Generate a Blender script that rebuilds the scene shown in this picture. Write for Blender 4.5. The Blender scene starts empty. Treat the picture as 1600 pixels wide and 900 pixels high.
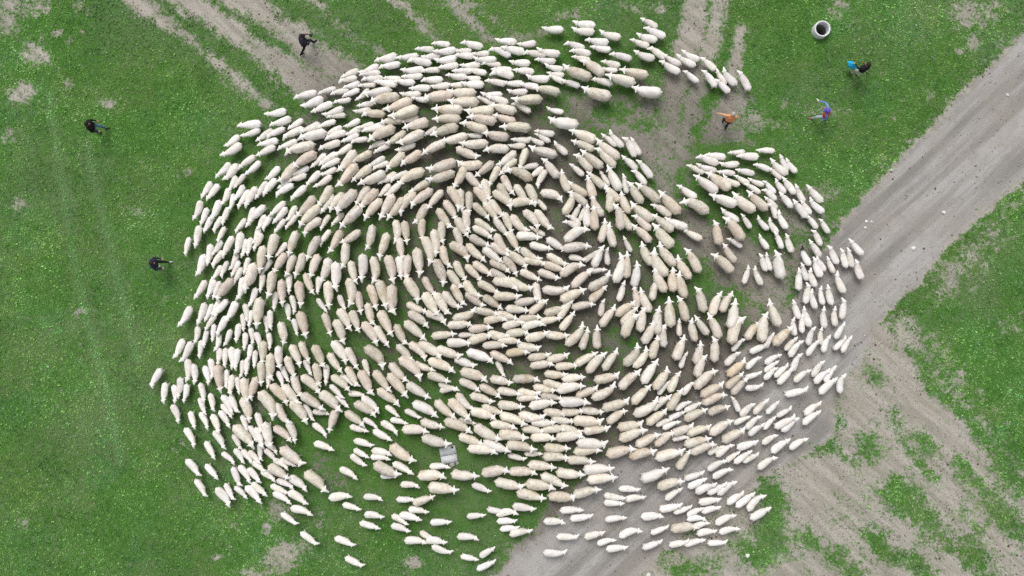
import bpy, bmesh, math, random
import numpy as np
from mathutils import Vector, Matrix

random.seed(11)
rng = np.random.default_rng(5)
scene = bpy.context.scene
C = scene.collection

# ------------------------------------------------------------------ camera: a drone 40 m up, looking straight down
CAM_H = 40.0
MPP = 48.0 / 1600.0                     # metres of ground per pixel of the 1600-pixel-wide photograph
cam = bpy.data.cameras.new("camera")
cam.sensor_width = 36.0
cam.lens = 36.0 * CAM_H / 48.0
cam.clip_start = 0.5
cam.clip_end = 6000.0
camo = bpy.data.objects.new("camera", cam)
camo.location = (0, 0, CAM_H)
camo.rotation_euler = (0, 0, 0)
C.objects.link(camo)
scene.camera = camo

# ------------------------------------------------------------------ overcast daylight
SUN_EL, SUN_AZ = 58.0, 340.0            # degrees; azimuth clockwise from +Y (top of the picture)
world = bpy.data.worlds.new("World")
scene.world = world
world.use_nodes = True
wn = world.node_tree
wn.nodes.clear()
sky = wn.nodes.new("ShaderNodeTexSky")
sky.sky_type = 'NISHITA'
sky.sun_disc = False
sky.sun_elevation = math.radians(SUN_EL)
sky.sun_rotation = math.radians(SUN_AZ)
sky.dust_density = 4.0
hs = wn.nodes.new("ShaderNodeHueSaturation")
hs.inputs["Saturation"].default_value = 0.25
bg = wn.nodes.new("ShaderNodeBackground")
bg.inputs["Strength"].default_value = 0.135
wo = wn.nodes.new("ShaderNodeOutputWorld")
wn.links.new(sky.outputs[0], hs.inputs["Color"])
wn.links.new(hs.outputs[0], bg.inputs["Color"])
wn.links.new(bg.outputs[0], wo.inputs["Surface"])

sl = bpy.data.lights.new("sun", 'SUN')
sl.energy = 1.35
sl.angle = math.radians(30)
sl.color = (1.0, 0.97, 0.93)
so = bpy.data.objects.new("sun", sl)
az, el = math.radians(SUN_AZ), math.radians(SUN_EL)
to_sun = Vector((math.sin(az) * math.cos(el), math.cos(az) * math.cos(el), math.sin(el)))
so.rotation_euler = to_sun.to_track_quat('Z', 'Y').to_euler()
so.location = to_sun * 60
C.objects.link(so)

scene.view_settings.view_transform = 'Standard'
scene.view_settings.look = 'None'
scene.view_settings.exposure = 0.2
scene.view_settings.gamma = 1.0
scene.view_settings.use_curve_mapping = False
scene.cycles.max_bounces = 4
scene.cycles.diffuse_bounces = 3
scene.cycles.use_denoising = False

# ------------------------------------------------------------------ helpers
def at(px, py, z=0.0):
    """photo pixel -> point on the level plane at height z"""
    k = MPP * (CAM_H - z) / CAM_H
    return Vector(((px - 800) * k, (450 - py) * k, z))

def tag(o, label=None, cat=None, group=None, kind=None):
    if label: o["label"] = label
    if cat: o["category"] = cat
    if group: o["group"] = group
    if kind: o["kind"] = kind
    return o

def link(name, me, mat=None, parent=None):
    o = bpy.data.objects.new(name, me)
    if mat is not None:
        me.materials.clear()
        me.materials.append(mat)
    C.objects.link(o)
    if parent: o.parent = parent
    return o

def smooth(me):
    me.polygons.foreach_set("use_smooth", [True] * len(me.polygons))

def np_mesh(name, V, F, loops_per_face):
    """V (n,3), F flat index array with constant loops per face"""
    me = bpy.data.meshes.new(name)
    nf = len(F) // loops_per_face
    me.vertices.add(len(V)); me.vertices.foreach_set("co", V.astype(np.float32).ravel())
    me.loops.add(len(F)); me.loops.foreach_set("vertex_index", F.astype(np.int32))
    me.polygons.add(nf)
    me.polygons.foreach_set("loop_start", (np.arange(nf) * loops_per_face).astype(np.int32))
    me.update(calc_edges=True)
    return me

def col_attr(me, name, cols):
    a = me.color_attributes.new(name, 'FLOAT_COLOR', 'POINT')
    c4 = np.ones((len(me.vertices), 4), np.float32)
    c4[:, :cols.shape[1]] = cols
    a.data.foreach_set("color", c4.ravel())

def float_attr(me, name, vals):
    a = me.attributes.new(name, 'FLOAT', 'POINT')
    a.data.foreach_set("value", vals.astype(np.float32))

class NT:
    """small node helper"""
    def __init__(self, name, rough=0.85, spec=0.2):
        self.m = bpy.data.materials.new(name)
        self.m.use_nodes = True
        self.t = self.m.node_tree
        self.b = self.t.nodes["Principled BSDF"]
        self.b.inputs["Roughness"].default_value = rough
        self.b.inputs["Specular IOR Level"].default_value = spec
    def n(self, typ, **kw):
        nd = self.t.nodes.new(typ)
        for k, v in kw.items(): setattr(nd, k, v)
        return nd
    def put(self, sock, v):
        if isinstance(v, bpy.types.NodeSocket): self.t.links.new(v, sock)
        elif isinstance(v, (tuple, list)) and len(v) == 3 and sock.type == 'RGBA': sock.default_value = (*v, 1)
        else: sock.default_value = v
    def math(self, op, a, b=0.0, clamp=False):
        nd = self.n("ShaderNodeMath", operation=op, use_clamp=clamp)
        self.put(nd.inputs[0], a); self.put(nd.inputs[1], b)
        return nd.outputs[0]
    def mix(self, f, a, b, mode='MIX'):
        nd = self.n("ShaderNodeMix", data_type='RGBA', blend_type=mode)
        self.put(nd.inputs[0], f); self.put(nd.inputs[6], a); self.put(nd.inputs[7], b)
        return nd.outputs[2]
    def noise(self, vec, scale, detail=3.0, rough=0.55):
        nd = self.n("ShaderNodeTexNoise")
        nd.inputs["Scale"].default_value = scale
        nd.inputs["Detail"].default_value = detail
        nd.inputs["Roughness"].default_value = rough
        if vec is not None: self.t.links.new(vec, nd.inputs["Vector"])
        return nd.outputs["Fac"]
    def ramp(self, f, lo, hi):
        nd = self.n("ShaderNodeMapRange", interpolation_type='SMOOTHSTEP')
        self.put(nd.inputs[0], f)
        nd.inputs[1].default_value = lo; nd.inputs[2].default_value = hi
        return nd.outputs[0]
    def attr(self, name, fac=False):
        nd = self.n("ShaderNodeAttribute", attribute_name=name)
        return nd.outputs["Fac"] if fac else nd.outputs["Color"]
    def bump(self, h, strength=0.5, dist=0.02):
        nd = self.n("ShaderNodeBump")
        nd.inputs["Strength"].default_value = strength
        nd.inputs["Distance"].default_value = dist
        self.t.links.new(h, nd.inputs["Height"])
        self.t.links.new(nd.outputs[0], self.b.inputs["Normal"])
    def base(self, c):
        self.put(self.b.inputs["Base Color"], c)
        return self.m

def flat_mat(name, col, rough=0.8, noise=0.15, scale=12.0):
    t = NT(name, rough)
    co = t.n("ShaderNodeTexCoord").outputs["Object"]
    f = t.noise(co, scale)
    c = t.mix(f, tuple(v * (1 - noise) for v in col), tuple(min(1, v * (1 + noise)) for v in col))
    t.bump(f, 0.3, 0.01)
    return t.base(c)

# ------------------------------------------------------------------ numpy noise and masks (in photo-pixel coordinates of the ground)
def vnoise(x, y, scale, seed, octaves=3):
    out = np.zeros_like(x); amp = 1.0; tot = 0.0
    for o in range(octaves):
        r = np.random.default_rng(seed + o * 17)
        T = r.random((256, 256))
        u, v = x / scale * 2 ** o + 1000.3 + o * 7.1, y / scale * 2 ** o + 1000.7 + o * 3.3
        i, j = np.floor(u).astype(int), np.floor(v).astype(int)
        fu, fv = u - i, v - j
        fu, fv = fu * fu * (3 - 2 * fu), fv * fv * (3 - 2 * fv)
        g = lambda a, b: T[a % 256, b % 256]
        out += amp * (g(i, j) * (1 - fu) * (1 - fv) + g(i + 1, j) * fu * (1 - fv) + g(i, j + 1) * (1 - fu) * fv + g(i + 1, j + 1) * fu * fv)
        tot += amp; amp *= 0.55
    return out / tot

def sstep(v): 
    v = np.clip(v, 0, 1); return v * v * (3 - 2 * v)

def stroke(x, y, pts, hw, soft):
    d = np.full(x.shape, 1e9)
    for (ax, ay), (bx, by) in zip(pts[:-1], pts[1:]):
        vx, vy = bx - ax, by - ay
        t = np.clip(((x - ax) * vx + (y - ay) * vy) / (vx * vx + vy * vy + 1e-9), 0, 1)
        d = np.minimum(d, np.hypot(x - ax - t * vx, y - ay - t * vy))
    hw = hw * (.7 + .6 * vnoise(x, y, 38, 61, 2))
    return sstep(0.5 + (hw - d) / (2 * soft * 1.9))

def ell(x, y, cx, cy, rx, ry, soft=0.75):
    d = np.hypot((x - cx) / rx, (y - cy) / ry)
    return sstep(0.5 + (1 - d) / (2 * soft))

def poly(x, y, P, soft):
    P = np.array(P, float); ins = np.zeros(x.shape, bool); d = np.full(x.shape, 1e9)
    for k in range(len(P)):
        ax, ay = P[k]; bx, by = P[(k + 1) % len(P)]
        c = (ay > y) != (by > y)
        ins ^= c & (x < (bx - ax) * (y - ay) / (by - ay + 1e-12) + ax)
        vx, vy = bx - ax, by - ay
        t = np.clip(((x - ax) * vx + (y - ay) * vy) / (vx * vx + vy * vy + 1e-9), 0, 1)
        d = np.minimum(d, np.hypot(x - ax - t * vx, y - ay - t * vy))
    return sstep(0.5 + np.where(ins, d, -d) / (2 * soft))

ROAD = [(2600, -830), (1600, 55), (1510, 140), (1440, 215), (1385, 275), (1320, 345), (1265, 420), (1235, 480), (1180, 530), (1140, 570),
        (1050, 640), (960, 700), (895, 765), (850, 820), (775, 900), (400, 1330), (560, 1330), (1000, 905), (1035, 860), (1150, 785), (1190, 750),
        (1290, 690), (1305, 640), (1330, 580), (1375, 505), (1400, 475), (1460, 410), (1530, 338), (1600, 285), (2600, -560)]
LOWER_RIGHT = [(1320, 560), (1375, 495), (1415, 545), (1450, 600), (1500, 650), (1540, 695), (1600, 770), (1900, 1100), (1900, 1400), (900, 1400),
               (1000, 900), (1040, 860), (1150, 785), (1190, 745), (1280, 700), (1300, 640)]
POCKET = [(870, 150), (960, 152), (1050, 170), (1090, 215), (1070, 255), (1065, 310), (1130, 350), (1225, 395), (1240, 470), (1205, 530), (1150, 480),
          (1090, 430), (1040, 330), (980, 230), (900, 190)]

def fields(x, y):
    """bare (0 grass .. 1 bare earth), road (grey gravel), tint (-1 .. 1) and trample, at photo-pixel coordinates"""
    wx = (vnoise(x, y, 60, 1) - .5) * 26; wy = (vnoise(x, y, 60, 2) - .5) * 26
    fx = (vnoise(x, y, 14, 3) - .5) * 12; fy = (vnoise(x, y, 14, 4) - .5) * 12
    X, Y = x + wx + fx, y + wy + fy
    Xs, Ys = x + wx * .45 + fx * .8, y + wy * .45 + fy * .8
    road = poly(x + wx * .8 + fx * 1.4, y + wy * .8 + fy * 1.4, ROAD, 15)
    b = sstep(road * 1.6)
    b = np.maximum(b, poly(X, Y, ROAD, 46) * .9)
    def add(m, w=1.0):
        nonlocal b
        b = np.maximum(b, m * w)
    S = lambda pts, hw, soft, w: add(stroke(Xs, Ys, pts, hw * 1.15, soft), w * 1.12)
    E = lambda cx, cy, rx, ry, w: add(ell(X, Y, cx, cy, rx, ry), w * .92)
    # tracks running in from the upper left
    S([(-200, -260), (150, -40), (205, 0), (230, 18), (270, 45), (310, 75), (350, 107), (390, 137), (425, 168)], 8, 9, .95)
    S([(0, -180), (285, 0), (330, 25), (370, 55), (420, 90), (460, 115), (500, 135), (540, 152)], 16, 10, 1.0)
    S([(90, -180), (370, -5), (410, 20), (445, 45), (480, 75), (520, 105), (560, 120)], 17, 10, .92)
    S([(430, -40), (490, 0), (520, 30), (560, 65), (595, 88)], 6, 10, .72)
    S([(560, -40), (620, 0), (645, 20), (680, 62)], 8, 9, .8)
    S([(650, -40), (700, 0), (720, 15), (745, 45), (768, 64)], 8, 10, .85)
    S([(720, 0), (755, 20), (790, 50)], 5, 9, .6)
    E(225, 12, 24, 16, .95); E(490, 128, 60, 26, .95); E(440, 118, 30, 20, .7)
    # worn ground above and right of the flock
    S([(1100, -80), (1092, 0), (1078, 60), (1062, 110), (1048, 180)], 20, 10, .95)
    S([(1135, -80), (1125, 0), (1116, 60), (1098, 110), (1078, 170), (1062, 245)], 13, 9, .95)
    S([(1161, 45), (1155, 80), (1146, 120)], 9, 6, .97)
    S([(1142, 150), (1126, 188), (1106, 225)], 19, 12, .85)
    S([(1005, 140), (1020, 200), (1050, 260)], 20, 14, .9)
    E(900, 20, 38, 11, .75); E(830, 50, 45, 13, .7); E(1000, 12, 50, 12, .6); E(1170, 185, 22, 18, .7); E(1130, 210, 40, 26, .75)
    add(poly(X, Y, POCKET, 16), .95)
    # trodden ground under the flock
    E(800, 280, 290, 135, .9); E(700, 150, 200, 50, .8); E(860, 470, 200, 160, 1.05); E(960, 620, 190, 120, 1.0); E(1090, 560, 140, 110, 1.0)
    E(640, 420, 110, 70, .72); E(480, 210, 80, 40, .72); E(620, 560, 60, 50, .6); E(430, 700, 30, 20, .6); E(400, 640, 40, 60, .55)
    E(1240, 330, 50, 40, .8); E(1250, 420, 40, 50, .85); E(1290, 300, 28, 18, .7)
    # patches in the far left corner and on the left meadow
    for p in [(14, 20, 26, 34, .85), (60, 12, 28, 18, .75), (55, 88, 24, 25, .85), (32, 148, 21, 20, .9), (88, 57, 9, 7, .9), (105, 70, 6, 7, .8),
              (100, 138, 14, 15, .65), (166, 168, 15, 9, .75), (20, 214, 12, 13, .65), (120, 52, 9, 9, .7), (125, 20, 20, 22, .55), (35, 318, 12, 17, .5),
              (120, 210, 10, 6, .55), (290, 270, 16, 8, .5), (215, 328, 18, 12, .42), (170, 515, 18, 14, .45), (250, 465, 14, 8, .45), (120, 485, 10, 7, .5),
              (36, 812, 11, 12, .6), (280, 702, 20, 10, .55), (335, 868, 11, 5, .75), (365, 820, 12, 9, .45), (345, 815, 9, 7, .45), (430, 796, 20, 16, .8),
              (412, 818, 10, 12, .7), (442, 872, 34, 22, .85), (478, 858, 12, 16, .65), (400, 896, 26, 9, .75), (495, 808, 10, 22, .5), (520, 745, 22, 30, .5),
              (645, 883, 17, 8, .85), (505, 718, 18, 30, .45), (745, 710, 8, 6, .6),
              (1510, 22, 26, 26, .8), (1545, 18, 30, 26, .75), (1520, 64, 17, 16, .95), (1496, 80, 8, 7, .95), (1310, 9, 14, 11, .7), (1297, 26, 8, 16, .6),
              (1385, 178, 13, 6, .6), (1456, 150, 9, 12, .6), (1450, 50, 9, 12, .5), (1300, 170, 40, 12, .4), (1220, 190, 24, 10, .5), (1330, 40, 14, 10, .5),
              (1590, 20, 12, 14, .4), (1410, 250, 24, 10, .35), (1225, 160, 10, 7, .5)]:
        E(*p)
    # right of the road and the lower right corner
    S([(1620, 300), (1560, 345), (1530, 385), (1490, 430), (1465, 470)], 14, 16, .72)
    S([(1600, 345), (1545, 400), (1520, 450)], 8, 12, .6)
    E(1410, 520, 30, 25, .9); E(1500, 590, 18, 14, .7); E(1560, 640, 16, 10, .6); E(1550, 690, 12, 9, .6); E(1575, 505, 30, 20, .35)
    S([(1425, 525), (1480, 600), (1545, 668), (1610, 745)], 12, 16, .62); S([(1450, 520), (1520, 600), (1580, 660)], 7, 14, .45)
    lr = poly(X, Y, LOWER_RIGHT, 24) * 1.08
    def cut(m):
        nonlocal lr
        lr = lr * (1 - m * .95)
    K = lambda pts, hw: cut(stroke(Xs, Ys, pts, hw * .95, 15) * .85)
    K([(1400, 765), (1430, 790), (1470, 832), (1510, 862), (1545, 892), (1620, 960)], 18)
    K([(1500, 728), (1532, 762), (1560, 800), (1600, 828), (1680, 880)], 17)
    K([(1350, 685), (1366, 712)], 11); K([(1330, 712), (1360, 700)], 8)
    K([(1195, 768), (1215, 785), (1205, 830), (1195, 862)], 24); K([(1205, 780), (1203, 850)], 22); K([(1150, 850), (1190, 880)], 12)
    K([(1262, 832), (1272, 850)], 12); K([(1370, 840), (1392, 868)], 13); K([(1310, 870), (1340, 895)], 16); K([(1430, 870), (1450, 898)], 14)
    K([(1050, 895), (1110, 885)], 14); K([(1300, 645), (1302, 690)], 11); K([(1358, 575), (1366, 588)], 8); K([(1410, 690), (1425, 720)], 9)
    K([(1440, 685), (1448, 700)], 8); K([(1395, 645), (1400, 655)], 7); K([(1500, 800), (1520, 830)], 10); K([(1440, 735), (1450, 755)], 7)
    K([(1560, 690), (1600, 740), (1700, 840)], 20)
    tr_ = np.maximum(stroke(Xs, Ys, [(1385, 690), (1430, 740), (1480, 800), (1530, 840), (1600, 905)], 6, 6), stroke(Xs, Ys, [(1450, 650), (1500, 700), (1550, 760), (1600, 800)], 8, 7))
    lr = np.maximum(lr, tr_ * 1.05)
    b = np.maximum(np.maximum(b, lr) * .92, sstep(road * 1.6))
    # grass holding on inside worn areas
    for (cx, cy, rx, ry, w) in [(1100, 430, 22, 26, .9), (1150, 465, 24, 14, .7), (1050, 390, 16, 20, .5), (470, 480, 40, 60, .8), (1010, 200, 20, 12, .6),
                                (1120, 240, 30, 20, .8), (1180, 330, 12, 8, .5), (700, 640, 60, 50, .9), (440, 300, 40, 30, .9), (1235, 375, 12, 14, .7),
                                (960, 180, 30, 14, .7), (620, 395, 30, 20, .5), (1270, 690, 40, 16, .6), (870, 590, 22, 14, .0), (865, 790, 12, 16, .8)]:
        b = b * (1 - ell(X, Y, cx, cy, rx, ry) * w * (1 - road * .7))
    # brown verge left of the road at the bottom
    verge = stroke(Xs, Ys, [(800, 890), (835, 850), (862, 800), (885, 765)], 13, 8)
    b = np.maximum(b, verge * .95)
    mott = vnoise(x, y, 20, 31, 4); mo2 = vnoise(x, y, 75, 41, 3); mo3 = vnoise(x, y, 7, 47, 2)
    ud, vd = x * .75 + y * .66, -x * .66 + y * .75
    mott = .4 * mott + .6 * vnoise(ud * .22, vd, 17, 37, 4)
    mott = .5 + (mott - .5) * 1.35
    hard = road * .75
    b = np.clip(b + ((mott - .5) * .7 + (mo3 - .5) * .35) * sstep(b * 3.5) * (1 - hard) + (mo2 - .60) * .45 * (1 - hard), 0, 1)
    tint = (vnoise(x, y, 130, 51, 4) - .5) * 2
    for pts in ([(78, 150), (95, 280), (105, 340), (130, 480), (165, 600), (190, 720)], [(135, 230), (155, 310), (180, 420), (215, 560)]):
        tint = tint + stroke(X, Y, pts, 6, 8) * .9
    trample_shade = np.maximum(ell(X, Y, 790, 450, 480, 385, .25) * (1 - poly(X, Y, POCKET, 30) * .4), verge) * (1 - .6 * road)  # trodden area under the flock; also carries the painted gap shade
    return b, road, tint, trample_shade

# ------------------------------------------------------------------ ground: one sheet, fine where the camera looks, reaching the horizon
WELL_TOP = at(1285.5, 44.5, 0.4)
WELL = (WELL_TOP.x, WELL_TOP.y)
WELL_R = 0.345

def axis(half, step, far):
    a = list(np.arange(-half, half + 1e-6, step)); g = []; d = step; p = half
    while p < far:
        d *= 1.35; p += d; g.append(p)
    return np.array([-v for v in reversed(g)] + a + g)

gx, gy = axis(26.6, 0.1, 2600), axis(15.6, 0.1, 2600)
GX, GY = np.meshgrid(gx, gy)
px, py = 800 + GX / MPP, 450 - GY / MPP
bare, road, tint, trample_shade = fields(px, py)
near = (np.abs(GX) < 30) & (np.abs(GY) < 19)
GZ = np.where(near, (vnoise(px, py, 30, 71, 3) - .5) * .035 + (vnoise(px, py, 6, 81, 2) - .5) * .02 * bare, 0.0)
# wheel ruts along the road
ax_ = np.array([-0.70, 0.71])
u_road = ((px - 1450) * ax_[1] + (py - 350) * -ax_[0])
GZ = GZ - .01
V = np.stack([GX, GY, GZ], -1).reshape(-1, 3)
rw = np.hypot(V[:, 0] - WELL[0], V[:, 1] - WELL[1])
ring = (rw > WELL_R - .06) & (rw < WELL_R + .06)
sc_ = WELL_R / np.maximum(rw, 1e-6)
V[ring, 0] = WELL[0] + (V[ring, 0] - WELL[0]) * sc_[ring]
V[ring, 1] = WELL[1] + (V[ring, 1] - WELL[1]) * sc_[ring]
V[ring, 2] = 0
inside = rw < WELL_R + .06
ny, nx = GX.shape
idx = np.arange(ny * nx).reshape(ny, nx)
F = np.stack([idx[:-1, :-1], idx[:-1, 1:], idx[1:, 1:], idx[1:, :-1]], -1).reshape(-1, 4)
F = F[~inside[F].all(1)]
gme = np_mesh("ground", V, F.ravel(), 4)
smooth(gme)
float_attr(gme, "bare", bare.ravel()); float_attr(gme, "road", road.ravel())
float_attr(gme, "tint", tint.ravel()); float_attr(gme, "trample_shade", trample_shade.ravel())

t = NT("meadow_and_earth", 0.95, 0.1)
co = t.n("ShaderNodeTexCoord").outputs["Object"]
n_f = t.noise(co, 16, 4, .65); n_m = t.noise(co, 3.2, 4, .6); n_l = t.noise(co, .5, 3)
n_g = t.noise(co, 45, 3, .7); n_7 = t.noise(co, 7.5, 3, .6); n_s = t.noise(co, 1.4, 4, .6)
A = lambda nm: t.attr(nm, True)
fac = t.ramp(t.math('ADD', A("bare"), t.math('ADD', t.math('MULTIPLY', t.math('SUBTRACT', n_7, .5), 1.7), t.math('MULTIPLY', t.math('SUBTRACT', n_m, .5), 1.3))), .22, .78)
g1 = t.mix(n_f, (.030, .100, .014), (.095, .215, .040))
g2 = t.mix(n_f, (.060, .120, .036), (.145, .215, .090))
grass_c = t.mix(t.ramp(t.math('ADD', t.math('MULTIPLY', A("tint"), .35), n_m), .35, .8), g1, g2)
# bare earth: pale dust, darker damp crumbs, trodden mud with gap shade painted in
e1 = t.mix(t.ramp(n_7, .30, .70), (.33, .308, .262), (.50, .468, .41))
e1 = t.mix(t.math('MULTIPLY', t.ramp(n_s, .35, .7), .55), e1, t.mix(n_f, (.34, .325, .285), (.60, .57, .51)))
e1 = t.mix(t.math('MULTIPLY', t.ramp(n_f, .58, .72), .35), e1, (.11, .115, .075))
e1 = t.mix(t.math('MULTIPLY', t.ramp(n_l, .45, .68), .5), e1, (.40, .36, .31))
e1 = t.mix(t.ramp(n_g, .35, .75), t.mix(.5, e1, (.13, .115, .095)), e1)
e2 = t.mix(t.ramp(n_f, .3, .75), (.045, .038, .031), (.12, .106, .09))  # mud tone taken darker to paint the shade between sheep
q0 = t.n("ShaderNodeMapping"); q0.inputs["Rotation"].default_value = (0, 0, math.radians(41))
t.t.links.new(co, q0.inputs["Vector"])
q1 = t.n("ShaderNodeMapping"); q1.inputs["Scale"].default_value = (.10, 1.0, 1)
t.t.links.new(q0.outputs[0], q1.inputs["Vector"])
drag = t.noise(q1.outputs[0], 2.4, 5, .65)
e1 = t.mix(t.ramp(drag, .36, .64), t.mix(.30, e1, (.17, .16, .125)), t.mix(.25, e1, (.56, .53, .475)))
e1 = t.mix(t.math('MULTIPLY', t.ramp(n_7, .56, .68), .5), e1, (.125, .135, .08))
earth = t.mix(t.math('MULTIPLY', A("trample_shade"), .75), e1, e2)
# road: compacted grey grit with streaks along its run
m0 = t.n("ShaderNodeMapping"); m0.inputs["Rotation"].default_value = (0, 0, math.radians(-43))
t.t.links.new(co, m0.inputs["Vector"])
mp = t.n("ShaderNodeMapping"); mp.inputs["Scale"].default_value = (.05, 1.0, 1)
t.t.links.new(m0.outputs[0], mp.inputs["Vector"])
streak = t.noise(mp.outputs[0], 1.1, 5, .62)
r1 = t.mix(t.ramp(n_g, .3, .75), (.235, .229, .225), (.345, .338, .332))
r1 = t.mix(t.ramp(streak, .38, .62), t.mix(.7, r1, (.20, .188, .170)), t.mix(.55, r1, (.45, .435, .415)))
r1 = t.mix(t.math('MULTIPLY', t.ramp(n_l, .42, .65), .5), r1, (.30, .272, .235))
r1 = t.mix(t.math('MULTIPLY', t.ramp(n_s, .5, .75), .35), r1, (.19, .178, .16))
roadf = t.ramp(t.math('ADD', A("road"), t.math('ADD', t.math('MULTIPLY', t.math('SUBTRACT', n_m, .5), 1.0), t.math('MULTIPLY', t.math('SUBTRACT', n_7, .5), .8))), .35, .95)
earth = t.mix(roadf, earth, r1)
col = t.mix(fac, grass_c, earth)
t.bump(t.math('ADD', n_f, t.math('MULTIPLY', n_g, .6)), .6, .03)
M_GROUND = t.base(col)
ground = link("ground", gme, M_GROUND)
tag(ground, kind="structure")

# ------------------------------------------------------------------ grass: small leaves and clover, thinning out on bare earth
def scatter(n, hx=25.6, hy=14.9):
    return rng.uniform(-hx, hx, n), rng.uniform(-hy, hy, n)

def bilin(F2, x, y):
    """sample a ground field on the fine part of the grid"""
    x0 = np.searchsorted(gx, x) - 1; y0 = np.searchsorted(gy, y) - 1
    fx = (x - gx[x0]) / (gx[x0 + 1] - gx[x0]); fy = (y - gy[y0]) / (gy[y0 + 1] - gy[y0])
    return (F2[y0, x0] * (1 - fx) * (1 - fy) + F2[y0, x0 + 1] * fx * (1 - fy) + F2[y0 + 1, x0] * (1 - fx) * fy + F2[y0 + 1, x0 + 1] * fx * fy)

NL = 680000
lx, ly = scatter(NL)
lb = bilin(bare, lx, ly); ltr = bilin(trample_shade, lx, ly); lti = bilin(tint, lx, ly)
lpx, lpy = 800 + lx / MPP, 450 - ly / MPP
clump = vnoise(lpx, lpy, 5.5, 91, 2)
le_ = lb + (vnoise(lpx, lpy, 6, 93, 2) - .5) * .65 + (vnoise(lpx, lpy, 15, 95, 2) - .5) * .5
dens = np.clip(.5 + (.52 - le_) * 2.4, .02, 1) * (1 - .4 * ltr) * np.where(bilin(road, lx, ly) > .6, .12, 1) * np.clip(.25 + clump * 1.5, 0, 1)
dens = np.where(np.hypot(lx - WELL[0], ly - WELL[1]) < .42, 0, dens)
slab_c = at(701, 710.5)
dens = np.where((np.abs(lx - slab_c.x) < .5) & (np.abs(ly - slab_c.y) < .5), 0, dens)
keep = rng.random(NL) < dens
lx, ly, lb, ltr, lti, lpx, lpy, clump = [a[keep] for a in (lx, ly, lb, ltr, lti, lpx, lpy, clump)]
n = len(lx)
lz = bilin(GZ, lx, ly)
clov = rng.random(n) < .085 * np.clip(vnoise(lpx, lpy, 40, 133, 3) * 2.4 - .6, 0, 1)
ang = rng.uniform(0, 2 * np.pi, n); ln = rng.uniform(.05, .115, n) * (1 - .3 * ltr) * np.where(clov, 1.15, 1); wd = ln * np.where(clov, .8, rng.uniform(.22, .42, n))
lean = rng.uniform(.45, 1.25, n)                                     # from upright
dx, dy, dz = np.cos(ang) * np.sin(lean), np.sin(ang) * np.sin(lean), np.cos(lean)
sx, sy = -np.sin(ang), np.cos(ang)
base = np.stack([lx, ly, lz - .006], 1); d = np.stack([dx, dy, dz], 1); s = np.stack([sx, sy, np.zeros(n)], 1)
mid = base + d * (ln * .55)[:, None]
tip = base + d * ln[:, None] - np.stack([np.zeros(n), np.zeros(n), ln * .12], 1)
V = np.stack([base, mid + s * (wd / 2)[:, None], tip, mid - s * (wd / 2)[:, None]], 1).reshape(-1, 3)
F = np.arange(n * 4)
grme = np_mesh("grass", V, F, 4)
big = vnoise(lpx, lpy, 90, 101, 4); fine = vnoise(lpx, lpy, 4, 111, 2); mid_ = vnoise(lpx, lpy, 16, 113, 3); hue = vnoise(lpx, lpy, 45, 117, 3)
k = np.clip(.46 + (fine - .5) * 1.3 + (clump - .5) * .8 + (mid_ - .5) * 1.1 + (hue - .5) * .5 + rng.normal(0, .2, n), 0, 1)[:, None]
dark = np.array([[.034, .122, .018]]); light = np.array([[.175, .375, .088]])
colr = dark * (1 - k) + light * k
cool = np.clip((vnoise(lpx, lpy, 60, 131, 3) - .5) * 4, 0, 1)[:, None]
colr = colr * (1 - cool * .5) + colr * np.array([[.75, .9, 1.8]]) * cool * .6
yel = np.clip((big - .5) * 3.5 + (hue - .5) * 2 + lti * .35 + lb * 1.1 - .1, 0, 1)[:, None]
colr = colr * (1 - yel * .6) + (colr * np.array([[1.65, 1.08, 1.15]]) + .012) * yel * .6
colr = np.where(clov[:, None], np.array([[.17, .34, .09]]) * rng.uniform(.7, 1.25, (n, 1)), colr)
wht = (rng.random(n) < .022 * (1 - ltr) * np.clip(mid_ * 2 - .4, .1, 1.4))[:, None]
colr = np.where(wht, np.array([[.30, .36, .24]]), colr)
dry = np.clip((vnoise(lpx, lpy, 48, 151, 4) - .52) * 5 + lti * .25, 0, 1)[:, None] * .62
line = np.maximum(stroke(lpx, lpy, [(78, 150), (95, 280), (105, 340), (130, 480), (165, 600), (190, 720)], 5, 5), stroke(lpx, lpy, [(135, 230), (155, 310), (180, 420), (215, 560)], 5, 5))[:, None]
dry = np.maximum(dry, line * .95)
colr = colr * (1 - dry) + np.where(line > .35, np.array([[.20, .44, .15]]), np.array([[.225, .305, .125]])) * rng.uniform(.7, 1.2, (n, 1)) * dry
colr *= rng.uniform(.8, 1.2, (n, 1)) * np.maximum((.45 + 1.15 * vnoise(lpx, lpy, 85, 141, 4))[:, None], line)
soil_shade = (np.clip(ltr, 0, 1) * .9)[:, None]
colr = colr * (1 - soil_shade) + (colr * np.array([[.72, .48, .7]]) + np.array([[.008, .005, .004]])) * soil_shade  # soiled leaves, darkened further as painted shade between the animals
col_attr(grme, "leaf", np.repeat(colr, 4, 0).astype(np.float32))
t = NT("grass_leaf", .7, .25)
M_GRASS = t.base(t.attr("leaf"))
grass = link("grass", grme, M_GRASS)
tag(grass, "short green grass and clover covering the meadow", "grass", kind="stuff")

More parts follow.
